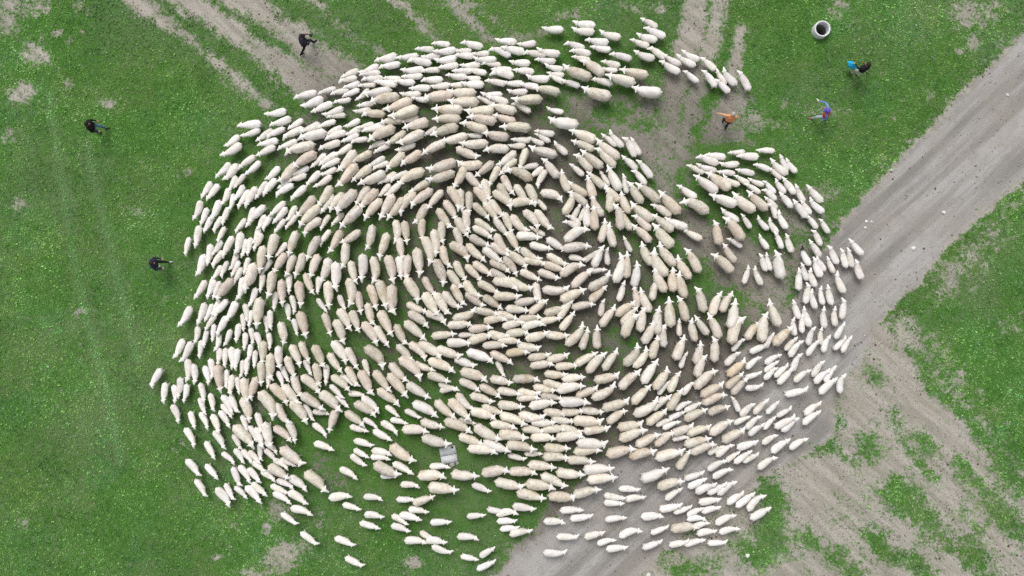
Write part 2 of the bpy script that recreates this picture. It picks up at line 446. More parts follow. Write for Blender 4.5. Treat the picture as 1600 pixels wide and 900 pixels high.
# ------------------------------------------------------------------ crumbs of earth, grit and small stones on the bare ground
NP = 42000
sx_, sy_ = scatter(NP)
sb = bilin(bare, sx_, sy_); srd = bilin(road, sx_, sy_)
cl = vnoise(800 + sx_ / MPP, 450 - sy_ / MPP, 18, 121, 3)
keep = (rng.random(NP) < np.clip(sb * 1.3 - .35, 0, 1) * np.clip((cl - .38) * 4, .05, 1) * (1 - .75 * srd)) & (np.hypot(sx_ - WELL[0], sy_ - WELL[1]) > .45)
sx_, sy_, srd = sx_[keep], sy_[keep], srd[keep]
m = len(sx_)
r = rng.gamma(2.2, .0085, m) + .008
r = np.minimum(r, .07)
oct_ = np.array([[1, 0, 0], [0, 1, 0], [-1, 0, 0], [0, -1, 0], [0, 0, .7], [0, 0, -.5]])
rot = rng.uniform(0, 6.28, m)
O = np.repeat(oct_[None], m, 0) * rng.uniform(.65, 1.3, (m, 6, 1))
cx_, sn_ = np.cos(rot)[:, None], np.sin(rot)[:, None]
O = np.stack([O[..., 0] * cx_ - O[..., 1] * sn_, O[..., 0] * sn_ + O[..., 1] * cx_, O[..., 2]], -1) * r[:, None, None]
O += np.stack([sx_, sy_, bilin(GZ, sx_, sy_) + r * .15], 1)[:, None]
f6 = np.array([[0, 1, 4], [1, 2, 4], [2, 3, 4], [3, 0, 4], [1, 0, 5], [2, 1, 5], [3, 2, 5], [0, 3, 5]])
F = (f6[None] + (np.arange(m) * 6)[:, None, None]).ravel()
gvm = np_mesh("gravel", O.reshape(-1, 3), F, 3)
tone = rng.random(m)
gc = np.where((tone < .58)[:, None], np.array([[.12, .105, .085]]), np.where((tone < .93)[:, None], np.array([[.27, .25, .22]]), np.array([[.55, .54, .51]]))) * rng.uniform(.75, 1.2, (m, 1))
col_attr(gvm, "grit", np.repeat(gc, 6, 0).astype(np.float32))
t = NT("grit", .9, .1)
tag(link("gravel", gvm, t.base(t.attr("grit"))), "loose grit, crumbs and pebbles strewn over bare earth", "gravel", kind="stuff")

# ------------------------------------------------------------------ solid building blocks joined into one skin by voxel remeshing
def cone_sphere(bm, a, b, ra, rb, seg=12):
    a, b = Vector(a), Vector(b)
    ax = b - a; L = ax.length
    if L < 1e-5: ax = Vector((0, 0, 1)); L = 1e-4
    ax = ax.normalized()
    up = Vector((0, 0, 1)) if abs(ax.z) < .9 else Vector((1, 0, 0))
    s = ax.cross(up).normalized(); u = s.cross(ax)
    rings = []
    for th in (-75, -45, -15): rings.append((a + ax * ra * math.sin(math.radians(th)), ra * math.cos(math.radians(th))))
    for th in (15, 45, 75): rings.append((b + ax * rb * math.sin(math.radians(th)), rb * math.cos(math.radians(th))))
    vs = [[bm.verts.new(c + (s * math.cos(k * 2 * math.pi / seg) + u * math.sin(k * 2 * math.pi / seg)) * r) for k in range(seg)] for c, r in rings]
    for r0, r1 in zip(vs[:-1], vs[1:]):
        for k in range(seg):
            bm.faces.new((r0[k], r0[(k + 1) % seg], r1[(k + 1) % seg], r1[k]))
    bm.faces.new(list(reversed(vs[0]))); bm.faces.new(vs[-1])

def loft(bm, st, seg=20):
    """st: (x, z centre, half width, half height)"""
    vs = []
    for x, z, hw, hh in st:
        vs.append([bm.verts.new((x, hw * math.cos(k * 2 * math.pi / seg), z + hh * math.sin(k * 2 * math.pi / seg))) for k in range(seg)])
    for r0, r1 in zip(vs[:-1], vs[1:]):
        for k in range(seg):
            bm.faces.new((r0[k], r0[(k + 1) % seg], r1[(k + 1) % seg], r1[k]))
    bm.faces.new(list(reversed(vs[0]))); bm.faces.new(vs[-1])

def blob(bm, c, rx, ry, rz, rot=None):
    M = Matrix.Translation(c) @ (rot.to_4x4() if rot else Matrix()) @ Matrix.Diagonal((rx, ry, rz, 1))
    bmesh.ops.create_uvsphere(bm, u_segments=14, v_segments=9, radius=1, matrix=M)

def fuse(bm, voxel, tris, name):
    bmesh.ops.recalc_face_normals(bm, faces=bm.faces)
    me = bpy.data.meshes.new(name + "_raw"); bm.to_mesh(me); bm.free()
    o = bpy.data.objects.new(name + "_raw", me); C.objects.link(o)
    md = o.modifiers.new("r", 'REMESH'); md.mode = 'VOXEL'; md.voxel_size = voxel
    dg = bpy.context.evaluated_depsgraph_get()
    cnt = sum(len(p.vertices) - 2 for p in o.evaluated_get(dg).data.polygons)
    md2 = o.modifiers.new("s", 'SMOOTH'); md2.iterations = 2; md2.factor = .5
    if cnt > tris:
        md3 = o.modifiers.new("d", 'DECIMATE'); md3.ratio = tris / cnt
    dg = bpy.context.evaluated_depsgraph_get()
    out = bpy.data.meshes.new_from_object(o.evaluated_get(dg))
    out.name = name
    bpy.data.objects.remove(o); bpy.data.meshes.remove(me)
    smooth(out)
    return out

# ------------------------------------------------------------------ sheep
def sheep_mesh(name, young, bend, headturn, phase, tris):
    """one continuous body: rump at x=0, nose at x=1 (unit length), feet at z=0"""
    bm = bmesh.new()
    if not young:
        st = [(-.005, .47, .055, .07), (.012, .47, .105, .13), (.045, .47, .150, .18), (.11, .47, .180, .208), (.22, .465, .190, .215), (.35, .465, .192, .212),
              (.47, .47, .188, .205), (.57, .485, .172, .185), (.65, .51, .145, .155), (.71, .54, .112, .125), (.76, .57, .088, .1)]
        neck = [((.70, 0, .55), (.80, 0, .60), .092, .074), ((.80, 0, .605), (.86, 0, .60), .072, .066), ((.86, 0, .60), (.96, 0, .555), .062, .042)]
        earp = [((.83, s * .045, .63), (.80, s * .150, .61), .032, .026) for s in (-1, 1)]
        hipw, shw, legr = .115, .10, 1.0
        hip, knee, hock = .42, .33, .19
        tail = ((.0, 0, .55), (-.035, 0, .40), .035, .022)
    else:
        st = [(-.005, .46, .035, .04), (.012, .46, .085, .08), (.05, .46, .126, .115), (.13, .455, .150, .14), (.25, .45, .158, .15), (.38, .45, .156, .15),
              (.50, .46, .146, .145), (.60, .48, .126, .135), (.68, .51, .102, .112), (.745, .55, .080, .09)]
        neck = [((.69, 0, .53), (.80, 0, .61), .082, .070), ((.80, 0, .61), (.865, 0, .61), .07, .064), ((.865, 0, .61), (.96, 0, .565), .060, .040)]
        earp = [((.825, s * .042, .635), (.785, s * .118, .61), .027, .022) for s in (-1, 1)]
        hipw, shw, legr = .082, .072, .85
        hip, knee, hock = .40, .33, .19
        tail = ((.0, 0, .53), (-.04, 0, .36), .028, .020)
    rv = random.Random(int(phase * 100) + young); kf, kb = rv.uniform(.93, 1.07), rv.uniform(.94, 1.08)
    st = [(x, z, w * (kb + (kf - kb) * max(0, min(1, x / .6))), h) for x, z, w, h in st]
    loft(bm, st)
    for p in neck: cone_sphere(bm, *p)
    re_ = random.Random(int(phase * 1000) + 5 * young)
    for a, b, r0, r1 in earp:
        kx, ke = re_.uniform(-.045, .02), re_.uniform(.78, 1.02)
        b = (b[0] + kx, a[1] + (b[1] - a[1]) * ke, b[2] + re_.uniform(-.03, .03))
        cone_sphere(bm, a, b, r0 * .95, r1 * .92, 8)
    cone_sphere(bm, *tail, 8)
    for i, s in enumerate((-1, 1)):
        w = .085 * math.sin(phase + math.pi * i)
        hx = .135
        for a, b, r0, r1 in [((hx, s * hipw, hip), (hx + .06 + w * .4, s * hipw, knee), .085 * legr, .055 * legr),
                             ((hx + .06 + w * .4, s * hipw, knee), (hx - .03 + w * .8, s * hipw * .95, hock), .052 * legr, .03 * legr),
                             ((hx - .03 + w * .8, s * hipw * .95, hock), (hx + .005 + w, s * hipw * .95, .03), .027 * legr, .023 * legr),
                             ((hx + .005 + w, s * hipw * .95, .025), (hx + .03 + w, s * hipw * .95, .02), .026 * legr, .022 * legr)]:
            cone_sphere(bm, a, b, r0, r1, 8)
        w = -w; fx = .56
        for a, b, r0, r1 in [((fx, s * shw, .40), (fx + .01 + w * .4, s * shw, .27), .07 * legr, .04 * legr),
                             ((fx + .01 + w * .4, s * shw, .27), (fx + w * .8, s * shw, .15), .032 * legr, .027 * legr),
                             ((fx + w * .8, s * shw, .15), (fx + w, s * shw, .03), .025 * legr, .022 * legr),
                             ((fx + w, s * shw, .025), (fx + .025 + w, s * shw, .02), .026 * legr, .022 * legr)]:
            cone_sphere(bm, a, b, r0, r1, 8)
    me = fuse(bm, .0155, tris, name)
    n = len(me.vertices)
    co = np.empty(n * 3, np.float32); me.vertices.foreach_get("co", co); co = co.reshape(-1, 3).astype(float)
    # white face, ears and lower legs; wool elsewhere
    face = np.clip((co[:, 0] - .735) / .05, 0, 1) * np.clip((co[:, 2] - .40) / .05, 0, 1)
    leg = np.clip((.24 - co[:, 2]) / .06, 0, 1)
    float_attr(me, "face", face); float_attr(me, "legs", leg)
    # lumps and partings in the fleece
    nr = np.empty(n * 3, np.float32); me.vertices.foreach_get("normal", nr); nr = nr.reshape(-1, 3)
    from mathutils import noise as mn
    amp = .013 if young else .021
    lum = np.array([mn.noise(Vector(c) * 8.5 + Vector((phase * 7, 0, 0))) + .6 * mn.noise(Vector(c) * 19) for c in co])
    co = co + nr * (lum * amp * (1 - face) * (1 - leg))[:, None]
    # bend the spine in plan, then turn the head
    xs = np.linspace(-.1, 1.1, 121)
    th = bend * sstep((xs - .15) / .75) + headturn * sstep((xs - .66) / .2)
    cxs = np.cumsum(np.cos(th)) * .01 ; cys = np.cumsum(np.sin(th)) * .01
    i0 = 10
    cxs -= cxs[i0]; cys -= cys[i0]
    X = np.interp(co[:, 0], xs, cxs); Y = np.interp(co[:, 0], xs, cys); T = np.interp(co[:, 0], xs, th)
    out = np.stack([X - np.sin(T) * co[:, 1], Y + np.cos(T) * co[:, 1], co[:, 2]], 1)
    # centre on the straight line from rump to nose
    nose = np.array([np.interp(.99, xs, cxs), np.interp(.99, xs, cys)])
    a = math.atan2(nose[1], nose[0]); c_, s_ = math.cos(-a), math.sin(-a)
    out[:, :2] = np.stack([out[:, 0] * c_ - out[:, 1] * s_, out[:, 0] * s_ + out[:, 1] * c_], 1)
    sc = 1 / np.hypot(*nose)
    out[:, 0] *= sc
    out[:, 0] -= .5
    out[:, 2] -= out[:, 2].min()
    me.vertices.foreach_set("co", out.astype(np.float32).ravel()); me.update()
    return me

BENDS = [(0, .12, .6), (.28, .15, 2.2), (-.28, -.15, 4.1), (.10, .55, 1.4), (-.10, -.55, 5.2), (.75, .3, 3.0), (-.75, -.3, .2), (0, -.1, 3.7), (.4, -.3, 1.0), (-.4, .3, 2.6), (.15, -.5, 4.7), (-.15, .4, 5.8)]
EWES = [sheep_mesh("sheep", False, b, h, p, 1200) for b, h, p in BENDS]
LAMBS = [sheep_mesh("lamb", True, b * .7, h, p, 900) for b, h, p in BENDS]

def wool_material(name, from_object):
    t = NT(name, .92, .08)
    tc = t.n("ShaderNodeTexCoord")
    if from_object:
        oi = t.n("ShaderNodeObjectInfo")
        coat, alpha = oi.outputs["Color"], oi.outputs["Alpha"]
        off = t.n("ShaderNodeVectorMath", operation='ADD')
        t.t.links.new(tc.outputs["Object"], off.inputs[0])
        sc = t.n("ShaderNodeVectorMath", operation='SCALE'); sc.inputs[0].default_value = (37, 91, 13)
        t.t.links.new(oi.outputs["Random"], sc.inputs["Scale"])
        t.t.links.new(sc.outputs[0], off.inputs[1])
        vec = off.outputs[0]
    else:
        an = t.n("ShaderNodeAttribute", attribute_name="coat")
        coat, alpha = an.outputs["Color"], an.outputs["Alpha"]
        vec = tc.outputs["Object"]
    spk = t.noise(vec, 13, 4, .72); blot = t.noise(vec, 4.0, 3, .6); fine = t.noise(vec, 60, 2, .6)
    c = t.mix(t.math('MULTIPLY', t.ramp(blot, .40, .68), .6), coat, t.mix(1.0, coat, (.78, .71, .62), 'MULTIPLY'))
    c = t.mix(t.math('MULTIPLY', t.ramp(spk, .52, .66), alpha), c, t.mix(1.0, coat, (.46, .42, .37), 'MULTIPLY'))
    c = t.mix(t.math('MULTIPLY', t.ramp(fine, .4, .7), .18), c, t.mix(1.0, coat, (.78, .76, .73), 'MULTIPLY'))
    rump = t.noise(vec, 2.2, 2, .5)
    c = t.mix(t.math('MULTIPLY', t.ramp(rump, .56, .72), t.math('MULTIPLY', alpha, .7)), c, t.mix(1.0, coat, (.70, .60, .46), 'MULTIPLY'))
    c = t.mix(t.attr("face", True), c, (.78, .755, .71))
    c = t.mix(t.math('MULTIPLY', t.attr("legs", True), .8), c, (.50, .45, .38))
    t.bump(t.math('ADD', spk, fine), .3, .02)
    return t.base(c)

M_WOOL = wool_material("fleece", True)
M_WOOL_MASS = wool_material("fleece_of_the_flock", False)
t = NT("black_face_fleece", .9, .1)
M_BLACKFACE = t.base(t.mix(t.attr("face", True), (.78, .76, .72), (.03, .028, .026)))
for me in EWES + LAMBS: me.materials.append(M_WOOL)

FLOCK = """
496.5 753.0 38 48e,930.5 144.0 -163 48e,879.5 189.5 -167 48p,1047.0 707.5 -20 48e,688.9 257.8 167 48e,694.5 761.8 4 48e,683.8 155.0 166 48e,
1143.6 357.1 -133 48e,417.0 634.7 63 48e,822.1 155.1 -179 48e,967.8 124.2 -165 48p,763.9 675.4 24 48e,383.3 682.9 48 48e,1082.5 325.5 -162 47e,
643.1 281.3 146 48e,1046.0 486.5 -95 47e,541.4 275.3 133 48e,1044.2 315.3 -134 48e,901.1 111.6 -156 48e,631.5 707.5 29 47e,405.3 490.1 96 48e,
970.9 705.5 -11 47e,941.7 746.5 -6 47e,845.1 759.2 11 47e,830.9 772.8 11 47e,548.0 341.0 133 47e,1009.0 141.0 -170 47p,1010.3 300.8 -142 48e,
1034.3 367.0 -133 48e,1143.9 489.5 -81 48p,1023.5 739.0 -23 47p,936.1 731.1 -5 48p,797.9 753.6 4 47e,598.9 461.5 74 47e,990.0 678.5 -19 46e,
803.8 200.1 -178 48e,683.6 687.1 11 47e,469.4 235.1 158 48e,616.1 469.0 81 47e,719.6 641.1 43 47e,391.9 435.3 106 48e,1153.4 515.6 -63 47e,
1208.0 487.5 -110 46e,526.6 433.1 85 46p,623.2 602.9 50 48e,1214.7 412.9 -106 46p,1120.0 282.2 -148 47e,460.0 711.0 29 46e,717.2 666.9 23 47e,
988.7 113.8 -169 46e,847.5 235.6 -161 46e,687.6 274.6 167 46s,754.8 704.5 10 47e,1194.3 510.1 -80 47e,963.3 417.5 -81 46p,741.0 588.5 22 45e,
898.7 628.9 3 48p,919.8 654.5 -4 47e,1080.0 406.6 -123 45e,892.5 738.9 5 45e,879.5 772.5 -4 45e,1016.0 579.0 -58 45p,867.0 750.1 21 45e,
918.0 768.5 -12 45e,518.7 628.5 39 46e,650.3 517.7 41 45e,641.2 578.0 46 48e,585.0 560.5 51 45s,1126.5 411.0 -141 45e,665.5 641.0 29 45p,
962.5 629.0 -24 45e,491.2 628.3 32 45e,604.6 506.1 62 45e,815.8 697.8 8 48e,750.6 558.9 24 45p,1128.1 311.7 -160 46p,484.1 340.0 132 46e,
611.0 422.3 75 46e,1103.7 592.4 -39 45e,778.0 696.8 22 45p,985.0 591.5 -44 45e,1160.4 314.6 -141 46e,897.0 520.0 -54 44e,1100.8 286.9 -146 46p,
1008.5 632.5 -38 46p,643.5 455.0 65 44e,653.2 411.3 85 46e,818.0 739.0 5 44e,848.0 728.0 5 44e,514.5 462.0 86 44e,728.0 741.5 4 44e,
580.3 279.5 154 46p,487.5 213.3 163 45p,1114.0 507.9 -115 44e,608.2 621.8 38 44e,544.4 458.0 89 44e,676.0 745.2 4 44e,422.5 445.5 102 44e,
925.7 689.4 -5 48p,655.1 611.0 30 44e,691.2 572.8 24 46e,1041.7 395.7 -123 45e,942.8 608.1 -36 44e,698.4 171.5 180 48e,566.4 419.8 90 44p,
739.2 223.5 180 45e,686.0 427.0 74 44s,1005.1 708.0 -16 44e,1032.0 408.2 -115 47e,477.3 324.5 129 44e,675.1 476.4 55 44e,542.4 317.7 126 47e,
775.6 738.4 -4 44e,933.4 565.7 -47 44e,948.7 231.7 -140 47e,1049.0 756.5 -15 43e,893.1 606.8 -10 45p,896.4 460.1 -24 44e,909.1 211.8 -160 45e,
803.1 680.9 5 47e,1029.1 499.6 -87 44e,599.8 386.0 104 44e,1127.5 667.0 -31 43e,574.2 598.4 58 44e,933.0 669.5 -12 43e,722.9 158.7 -176 48e,
1001.2 329.4 -139 45e,1013.4 686.9 -25 43e,870.5 714.3 0 43e,468.4 645.2 53 44e,474.0 508.5 74 43e,507.6 424.6 105 43e,344.1 592.3 82 44e,
720.7 143.0 -175 45e,606.9 732.1 19 46e,936.0 436.1 -41 43s,808.9 275.4 -164 44s,640.4 215.5 158 46e,1146.5 678.0 -34 42e,1062.0 542.0 -71 42e,
803.4 656.0 18 45e,693.8 205.4 162 45s,425.8 387.1 103 43e,666.1 393.9 80 45e,540.5 252.3 130 43e,672.6 548.9 38 44e,487.0 602.3 43 42e,
523.0 378.0 121 42e,468.0 461.0 85 42e,869.3 448.5 -7 42e,1092.0 467.5 -112 42e,697.5 640.6 41 43e,708.2 216.1 168 44e,822.9 594.3 4 42s,
1070.5 826.1 -4 43e,755.8 649.6 19 42e,583.5 465.7 71 42e,773.4 210.8 -173 42e,457.5 382.0 108 42e,1181.3 312.6 -137 44e,581.6 423.0 91 42e,
476.2 252.1 144 44e,1113.1 606.9 -34 42e,1224.2 523.4 -45 42e,352.3 454.3 121 42e,1064.5 481.5 -111 42e,1066.3 443.6 -102 43e,650.4 673.4 5 42e,
678.9 380.7 85 42e,852.6 141.4 -171 43e,436.7 617.6 50 42e,599.0 596.3 49 43e,578.9 522.7 57 43e,815.3 441.7 17 42e,799.6 633.4 4 42e,
530.4 551.8 59 42p,793.9 462.2 -3 44e,409.6 406.5 98 43e,1068.3 416.4 -118 42e,489.0 389.2 117 42e,1033.8 347.7 -143 43e,677.3 233.0 150 42e,
902.2 387.7 -4 44e,1002.9 615.2 -46 42e,948.6 587.5 -20 41e,441.7 458.8 87 42e,1090.7 689.2 -16 43e,745.0 396.0 43 41e,851.5 343.5 45 41e,
891.3 683.9 -1 44e,978.7 412.9 -89 42e,531.6 519.4 67 41e,985.5 662.0 -17 41e,909.0 719.7 1 44e,987.9 508.7 -56 43e,648.9 195.8 163 42e,
871.5 699.2 3 41e,576.5 371.5 106 41e,895.9 423.3 -23 41e,747.8 172.9 -179 46e,467.6 415.7 107 41e,958.3 277.5 -118 44p,1099.5 701.3 -19 42e,
596.2 211.5 151 47e,570.9 641.1 33 40e,924.1 106.1 -151 43e,950.1 492.4 -58 41e,1031.9 589.6 -62 41e,536.5 400.4 100 41e,737.8 687.1 17 42e,
500.0 557.5 60 40e,985.0 552.5 -60 40s,1030.6 435.2 -114 44e,954.0 560.3 -59 41e,992.1 427.7 -84 41p,1088.0 646.9 -27 40e,1114.0 545.0 -96 40e,
444.8 645.7 50 40e,539.4 500.6 57 40e,703.5 548.8 12 43e,697.2 186.6 179 44e,447.0 270.1 136 40e,1092.8 670.5 -23 40e,752.0 187.3 -174 46e,
917.2 559.7 -30 40e,597.9 526.3 57 40e,694.9 523.5 -6 40e,1117.4 624.1 -20 40e,583.1 328.9 128 43e,1056.0 623.0 -57 40e,923.4 247.8 -142 44e,
490.9 417.3 109 40e,910.6 435.5 -39 41e,726.0 488.2 -27 40e,421.1 680.2 72 42p,1010.5 395.0 -115 40e,425.5 574.0 82 42e,919.1 704.9 -3 44e,
732.7 237.5 18 40e,1119.5 363.0 -106 40e,1026.6 649.8 -40 40e,962.5 338.3 -108 42e,850.0 685.5 3 40e,1001.3 364.0 -137 41e,642.0 248.5 144 39e,
902.9 368.5 -24 42p,732.6 252.9 -173 40e,677.0 663.0 15 39e,617.4 253.8 133 40e,457.6 615.9 43 41e,693.2 474.4 52 41e,1022.5 541.0 -77 39e,
551.0 560.8 60 39e,654.3 500.6 37 40e,603.7 324.7 118 45e,437.5 738.1 28 40e,678.9 313.2 130 39e,787.8 665.7 12 43e,762.1 488.8 15 39e,
588.6 145.2 171 46p,1120.0 473.7 -68 41e,600.1 157.6 165 48e,739.6 198.5 -167 44e,659.0 311.5 137 44e,1051.6 435.4 -93 40e,1013.1 517.4 -67 41e,
719.5 509.3 1 39e,827.5 370.1 3 40p,956.5 366.0 -100 39e,859.0 262.2 -133 40e,754.7 622.2 13 40e,944.0 246.6 -139 43e,752.4 529.5 -15 39e,
824.8 469.3 -9 40e,797.5 613.3 10 40e,630.0 176.3 165 48e,991.3 300.6 -126 41e,384.4 641.4 72 40e,497.0 586.5 75 38e,766.7 612.5 32 39e,
1150.2 572.3 -48 39y,977.7 480.5 -38 39e,718.6 535.2 0 40p,555.2 656.0 38 39e,624.7 581.9 43 41e,505.9 307.0 125 39e,832.5 646.4 0 42e,
999.5 556.5 -60 38e,1008.1 467.6 -113 41e,774.5 234.7 174 40e,563.9 272.8 141 38e,511.9 508.0 72 38e,577.2 313.3 127 41e,638.5 418.5 87 39e,
1034.1 628.0 -38 39p,847.8 571.9 -2 38e,617.7 327.4 126 44e,524.6 568.0 55 38e,729.7 626.9 39 38e,553.5 426.2 72 38e,699.5 401.4 65 38e,
941.4 359.4 -80 38e,1040.1 686.1 -32 38e,620.9 164.8 162 47e,784.2 170.4 -171 44e,717.2 395.9 45 40s,928.7 338.7 -93 40e,764.9 449.4 24 39e,
1056.1 347.4 -156 39p,716.8 278.7 115 40e,1005.3 498.0 -76 41e,461.9 557.1 68 38e,909.6 226.9 -157 39e,532.8 600.2 39 38e,755.6 265.0 141 38e,
707.9 312.2 68 41e,790.4 447.4 22 42e,840.3 522.9 -18 40e,1139.0 394.0 -126 37e,984.7 491.9 -47 38e,772.0 640.6 20 38e,1097.0 571.6 -65 38e,
638.0 320.1 121 42e,784.4 560.6 28 40e,935.6 458.4 -43 37e,1055.1 596.0 -61 37e,850.2 658.5 -1 40e,634.1 551.7 41 37e,936.2 400.0 -63 38p,
977.8 341.8 -118 38e,868.9 417.9 17 38e,439.5 522.0 82 37e,580.5 491.3 68 37e,917.8 609.7 -28 38e,728.4 564.7 14 37p,751.7 513.8 -3 38e,
552.7 588.6 54 37e,933.5 526.0 -92 37e,628.4 522.9 55 37e,555.8 502.9 68 37e,909.8 254.1 -140 38e,455.0 575.2 68 38e,1084.5 514.7 -98 37e,
385.4 611.0 76 41e,784.5 594.5 8 37e,817.8 320.1 3 37e,858.9 429.4 16 37e,810.0 552.2 -3 37y,849.1 632.0 -7 43p,651.7 551.1 47 37e,686.7 590.5 18 38e,
681.0 499.0 31 37e,1069.0 717.0 -59 37e,862.0 309.0 24 37e,830.0 431.0 24 37e,671.4 448.6 59 37e,437.2 559.5 82 37p,843.7 555.3 -12 37e,
519.4 659.0 105 37e,624.8 419.3 81 37p,1032.1 328.5 -151 37e,809.8 484.0 6 38e,1124.0 640.0 -21 37s,563.8 246.8 149 37e,477.0 551.3 66 37e,
712.9 435.9 45 37e,708.4 467.8 39 38e,718.5 460.9 55 39e,828.9 345.2 54 37e,1040.4 523.2 -85 37e,930.0 280.2 -139 37e,754.8 421.2 36 37e,
633.7 364.3 82 37e,408.0 584.6 88 38e,831.3 395.7 25 37e,897.2 590.7 -5 37p,652.9 481.7 24 37e,583.3 179.7 173 37e,1157.2 602.7 -44 37e,
912.6 478.7 -8 37e,834.8 671.3 3 37e,872.5 556.8 -17 37e,615.8 362.7 92 37e,786.8 184.1 -166 38e,866.9 672.6 3 38e,442.1 679.6 39 37e,
561.1 474.0 79 37e,834.8 511.0 -6 37p,740.7 450.7 40 37e,546.1 370.0 149 37e,770.6 473.8 34 37s,696.5 341.3 50 39e,744.0 467.8 30 37s,
740.2 428.1 49 37e,773.9 540.9 0 38e,759.2 351.6 28 37e,437.8 412.4 118 37e,947.9 311.2 -102 39e,846.5 385.6 14 37p,775.5 502.7 -3 37e,
887.4 500.3 -54 37e,720.2 424.7 62 37e,965.5 651.5 -32 37e,1090.3 549.9 -78 37e,814.3 348.0 40 37e,655.2 334.3 126 37e,626.9 389.9 82 37e,
771.1 399.3 35 39p,902.2 293.1 -144 37e,663.2 780.5 -22 37e,836.0 410.9 17 37e,1177.9 514.9 -55 37e,484.5 444.0 65 37e,901.3 309.4 -147 37e,
802.7 379.1 62 37e,935.1 319.4 -114 37e,734.5 603.9 29 37e,793.5 494.4 16 37e,451.8 415.6 112 37e,750.9 377.4 28 37s,842.4 478.6 -37 37e,
872.3 522.6 0 37e,872.3 404.9 23 37e,654.4 291.2 153 37e,797.7 534.0 6 38e,760.5 298.6 75 37e,526.0 317.2 125 37e,815.7 249.2 113 37e,
1148.2 593.4 -43 37e,771.8 276.4 113 37e,861.8 499.9 -11 37e,913.5 528.0 -76 37e,790.1 303.9 58 39s,827.8 540.3 0 37e,565.4 306.9 123 37e,
927.0 641.0 4 37e,816.0 303.9 53 37e,829.4 498.2 -3 37s,863.4 620.3 7 37s,488.5 356.5 131 37e,993.0 462.1 -98 37e,754.7 364.9 32 37e,868.9 596.9 3 38e,
895.8 643.1 -3 37e,869.7 583.8 0 37e,784.5 314.9 45 40e,715.4 374.3 75 37e,787.3 379.6 49 37e,1001.4 348.1 -144 37e,720.9 314.0 85 37e,
870.2 383.3 34 37p,749.6 310.0 62 37e,795.2 289.5 59 37e,922.1 291.1 -108 37e,703.4 330.2 60 37e,1067.5 669.1 -30 37e,826.7 622.9 0 37e,
804.1 507.6 -11 37e,663.7 573.6 19 37e,410.8 552.2 90 37e,886.0 316.0 -73 37e,617.0 214.5 150 37e,782.8 391.2 35 37e,783.2 357.1 56 37e,
977.0 314.9 -111 37e,1021.7 450.7 -82 37e,893.4 669.5 9 37e,781.5 520.0 0 37e,809.5 522.3 2 37e,886.7 572.2 -4 37e,868.5 642.8 0 37e,
742.1 283.6 46 37e,793.0 261.9 138 37e,829.9 305.7 71 37e,1095.6 507.4 -125 37e,610.4 190.7 169 37e,659.8 359.9 90 37e,868.0 482.7 -23 37s,
809.5 408.3 45 37e,455.4 676.1 70 37e,465.6 604.4 66 37e,731.5 345.8 77 37e,840.9 460.2 77 37e,883.2 281.6 -108 37e,722.9 356.0 59 37e,
733.5 318.1 87 37s,955.7 300.0 -129 37e,397.4 608.2 99 37e,885.5 481.9 -51 37e,794.6 349.5 67 37e,1136.3 470.8 -63 37e,692.1 364.4 85 37e,
828.7 610.3 0 37e,797.6 417.5 56 37s,781.8 417.7 30 37s,881.3 656.4 9 37e,790.1 247.1 146 37e,782.4 430.7 24 37s,852.2 606.3 9 37e,777.7 325.9 48 37e,
766.8 332.4 55 37e,752.1 331.6 47 37s,1243.5 609.5 -23 37w,1225.0 656.5 -37 37w,478.0 151.0 162 37w,488.0 160.5 161 37w,361.5 235.0 150 37w,
362.5 488.0 113 37w,289.5 495.0 121 37w,350.5 777.0 53 37w,398.5 772.5 45 37w,467.5 755.5 39 37w,533.5 776.0 -3 37w,800.5 78.5 -170 37w,
820.0 791.5 4 37w,815.0 830.0 -15 37w,868.0 859.0 -9 37w,1045.0 105.5 -153 37w,1071.5 299.5 -149 37w,894.0 796.0 -3 37w,909.0 805.5 -13 37w,
1048.0 790.0 -18 37w,1164.0 779.0 -39 37w,1182.0 784.5 -42 37w,1187.5 800.0 -31 37w,986.0 833.5 -14 37w,1270.5 302.5 -135 37w,580.1 632.9 43 37w,
931.5 65.9 -177 37w,655.5 99.4 -179 37w,459.5 211.0 147 37w,390.4 196.3 171 37w,1021.2 51.8 -160 37w,1005.5 264.5 -133 37w,358.0 387.0 112 37w,
468.0 777.0 29 37w,473.5 798.5 17 37w,783.6 119.7 -179 37w,310.0 371.0 99 36w,1293.0 601.6 -44 37w,375.7 451.7 107 37w,1103.1 252.2 -167 37w,
856.3 80.6 -166 37w,316.1 491.3 107 37w,631.5 731.6 27 37w,503.5 169.5 156 36w,651.0 845.5 5 36w,314.1 415.0 111 36w,1312.0 440.0 -109 36w,
1160.0 127.0 -124 36w,515.5 229.0 157 36w,291.0 549.5 120 36w,644.0 109.4 178 36w,1103.0 761.0 -27 36w,293.1 579.0 92 36w,603.0 92.5 162 36w,
738.1 131.2 -175 36w,694.4 79.7 174 36w,403.6 336.6 127 37w,1248.0 326.0 -128 36w,1219.0 695.0 -38 36w,372.9 381.3 106 37w,968.5 90.0 -170 36w,
839.5 121.0 -170 36w,438.5 191.5 158 35w,1167.5 693.5 -22 35w,393.8 309.6 115 37w,305.0 730.0 43 35w,1135.9 761.0 -36 36w,1070.5 94.5 -151 35w,
887.5 835.5 -8 35w,1134.0 810.5 -25 35w,642.9 807.2 13 36w,636.5 90.0 173 35w,541.0 844.5 15 35w,609.0 104.5 165 35w,757.0 91.9 -175 36w,
961.5 774.5 5 35w,695.5 92.0 177 35w,1246.5 435.5 -92 35w,1139.0 335.5 -143 35w,1019.5 807.0 0 35w,1199.0 723.0 -31 35w,1215.1 260.3 -139 37w,
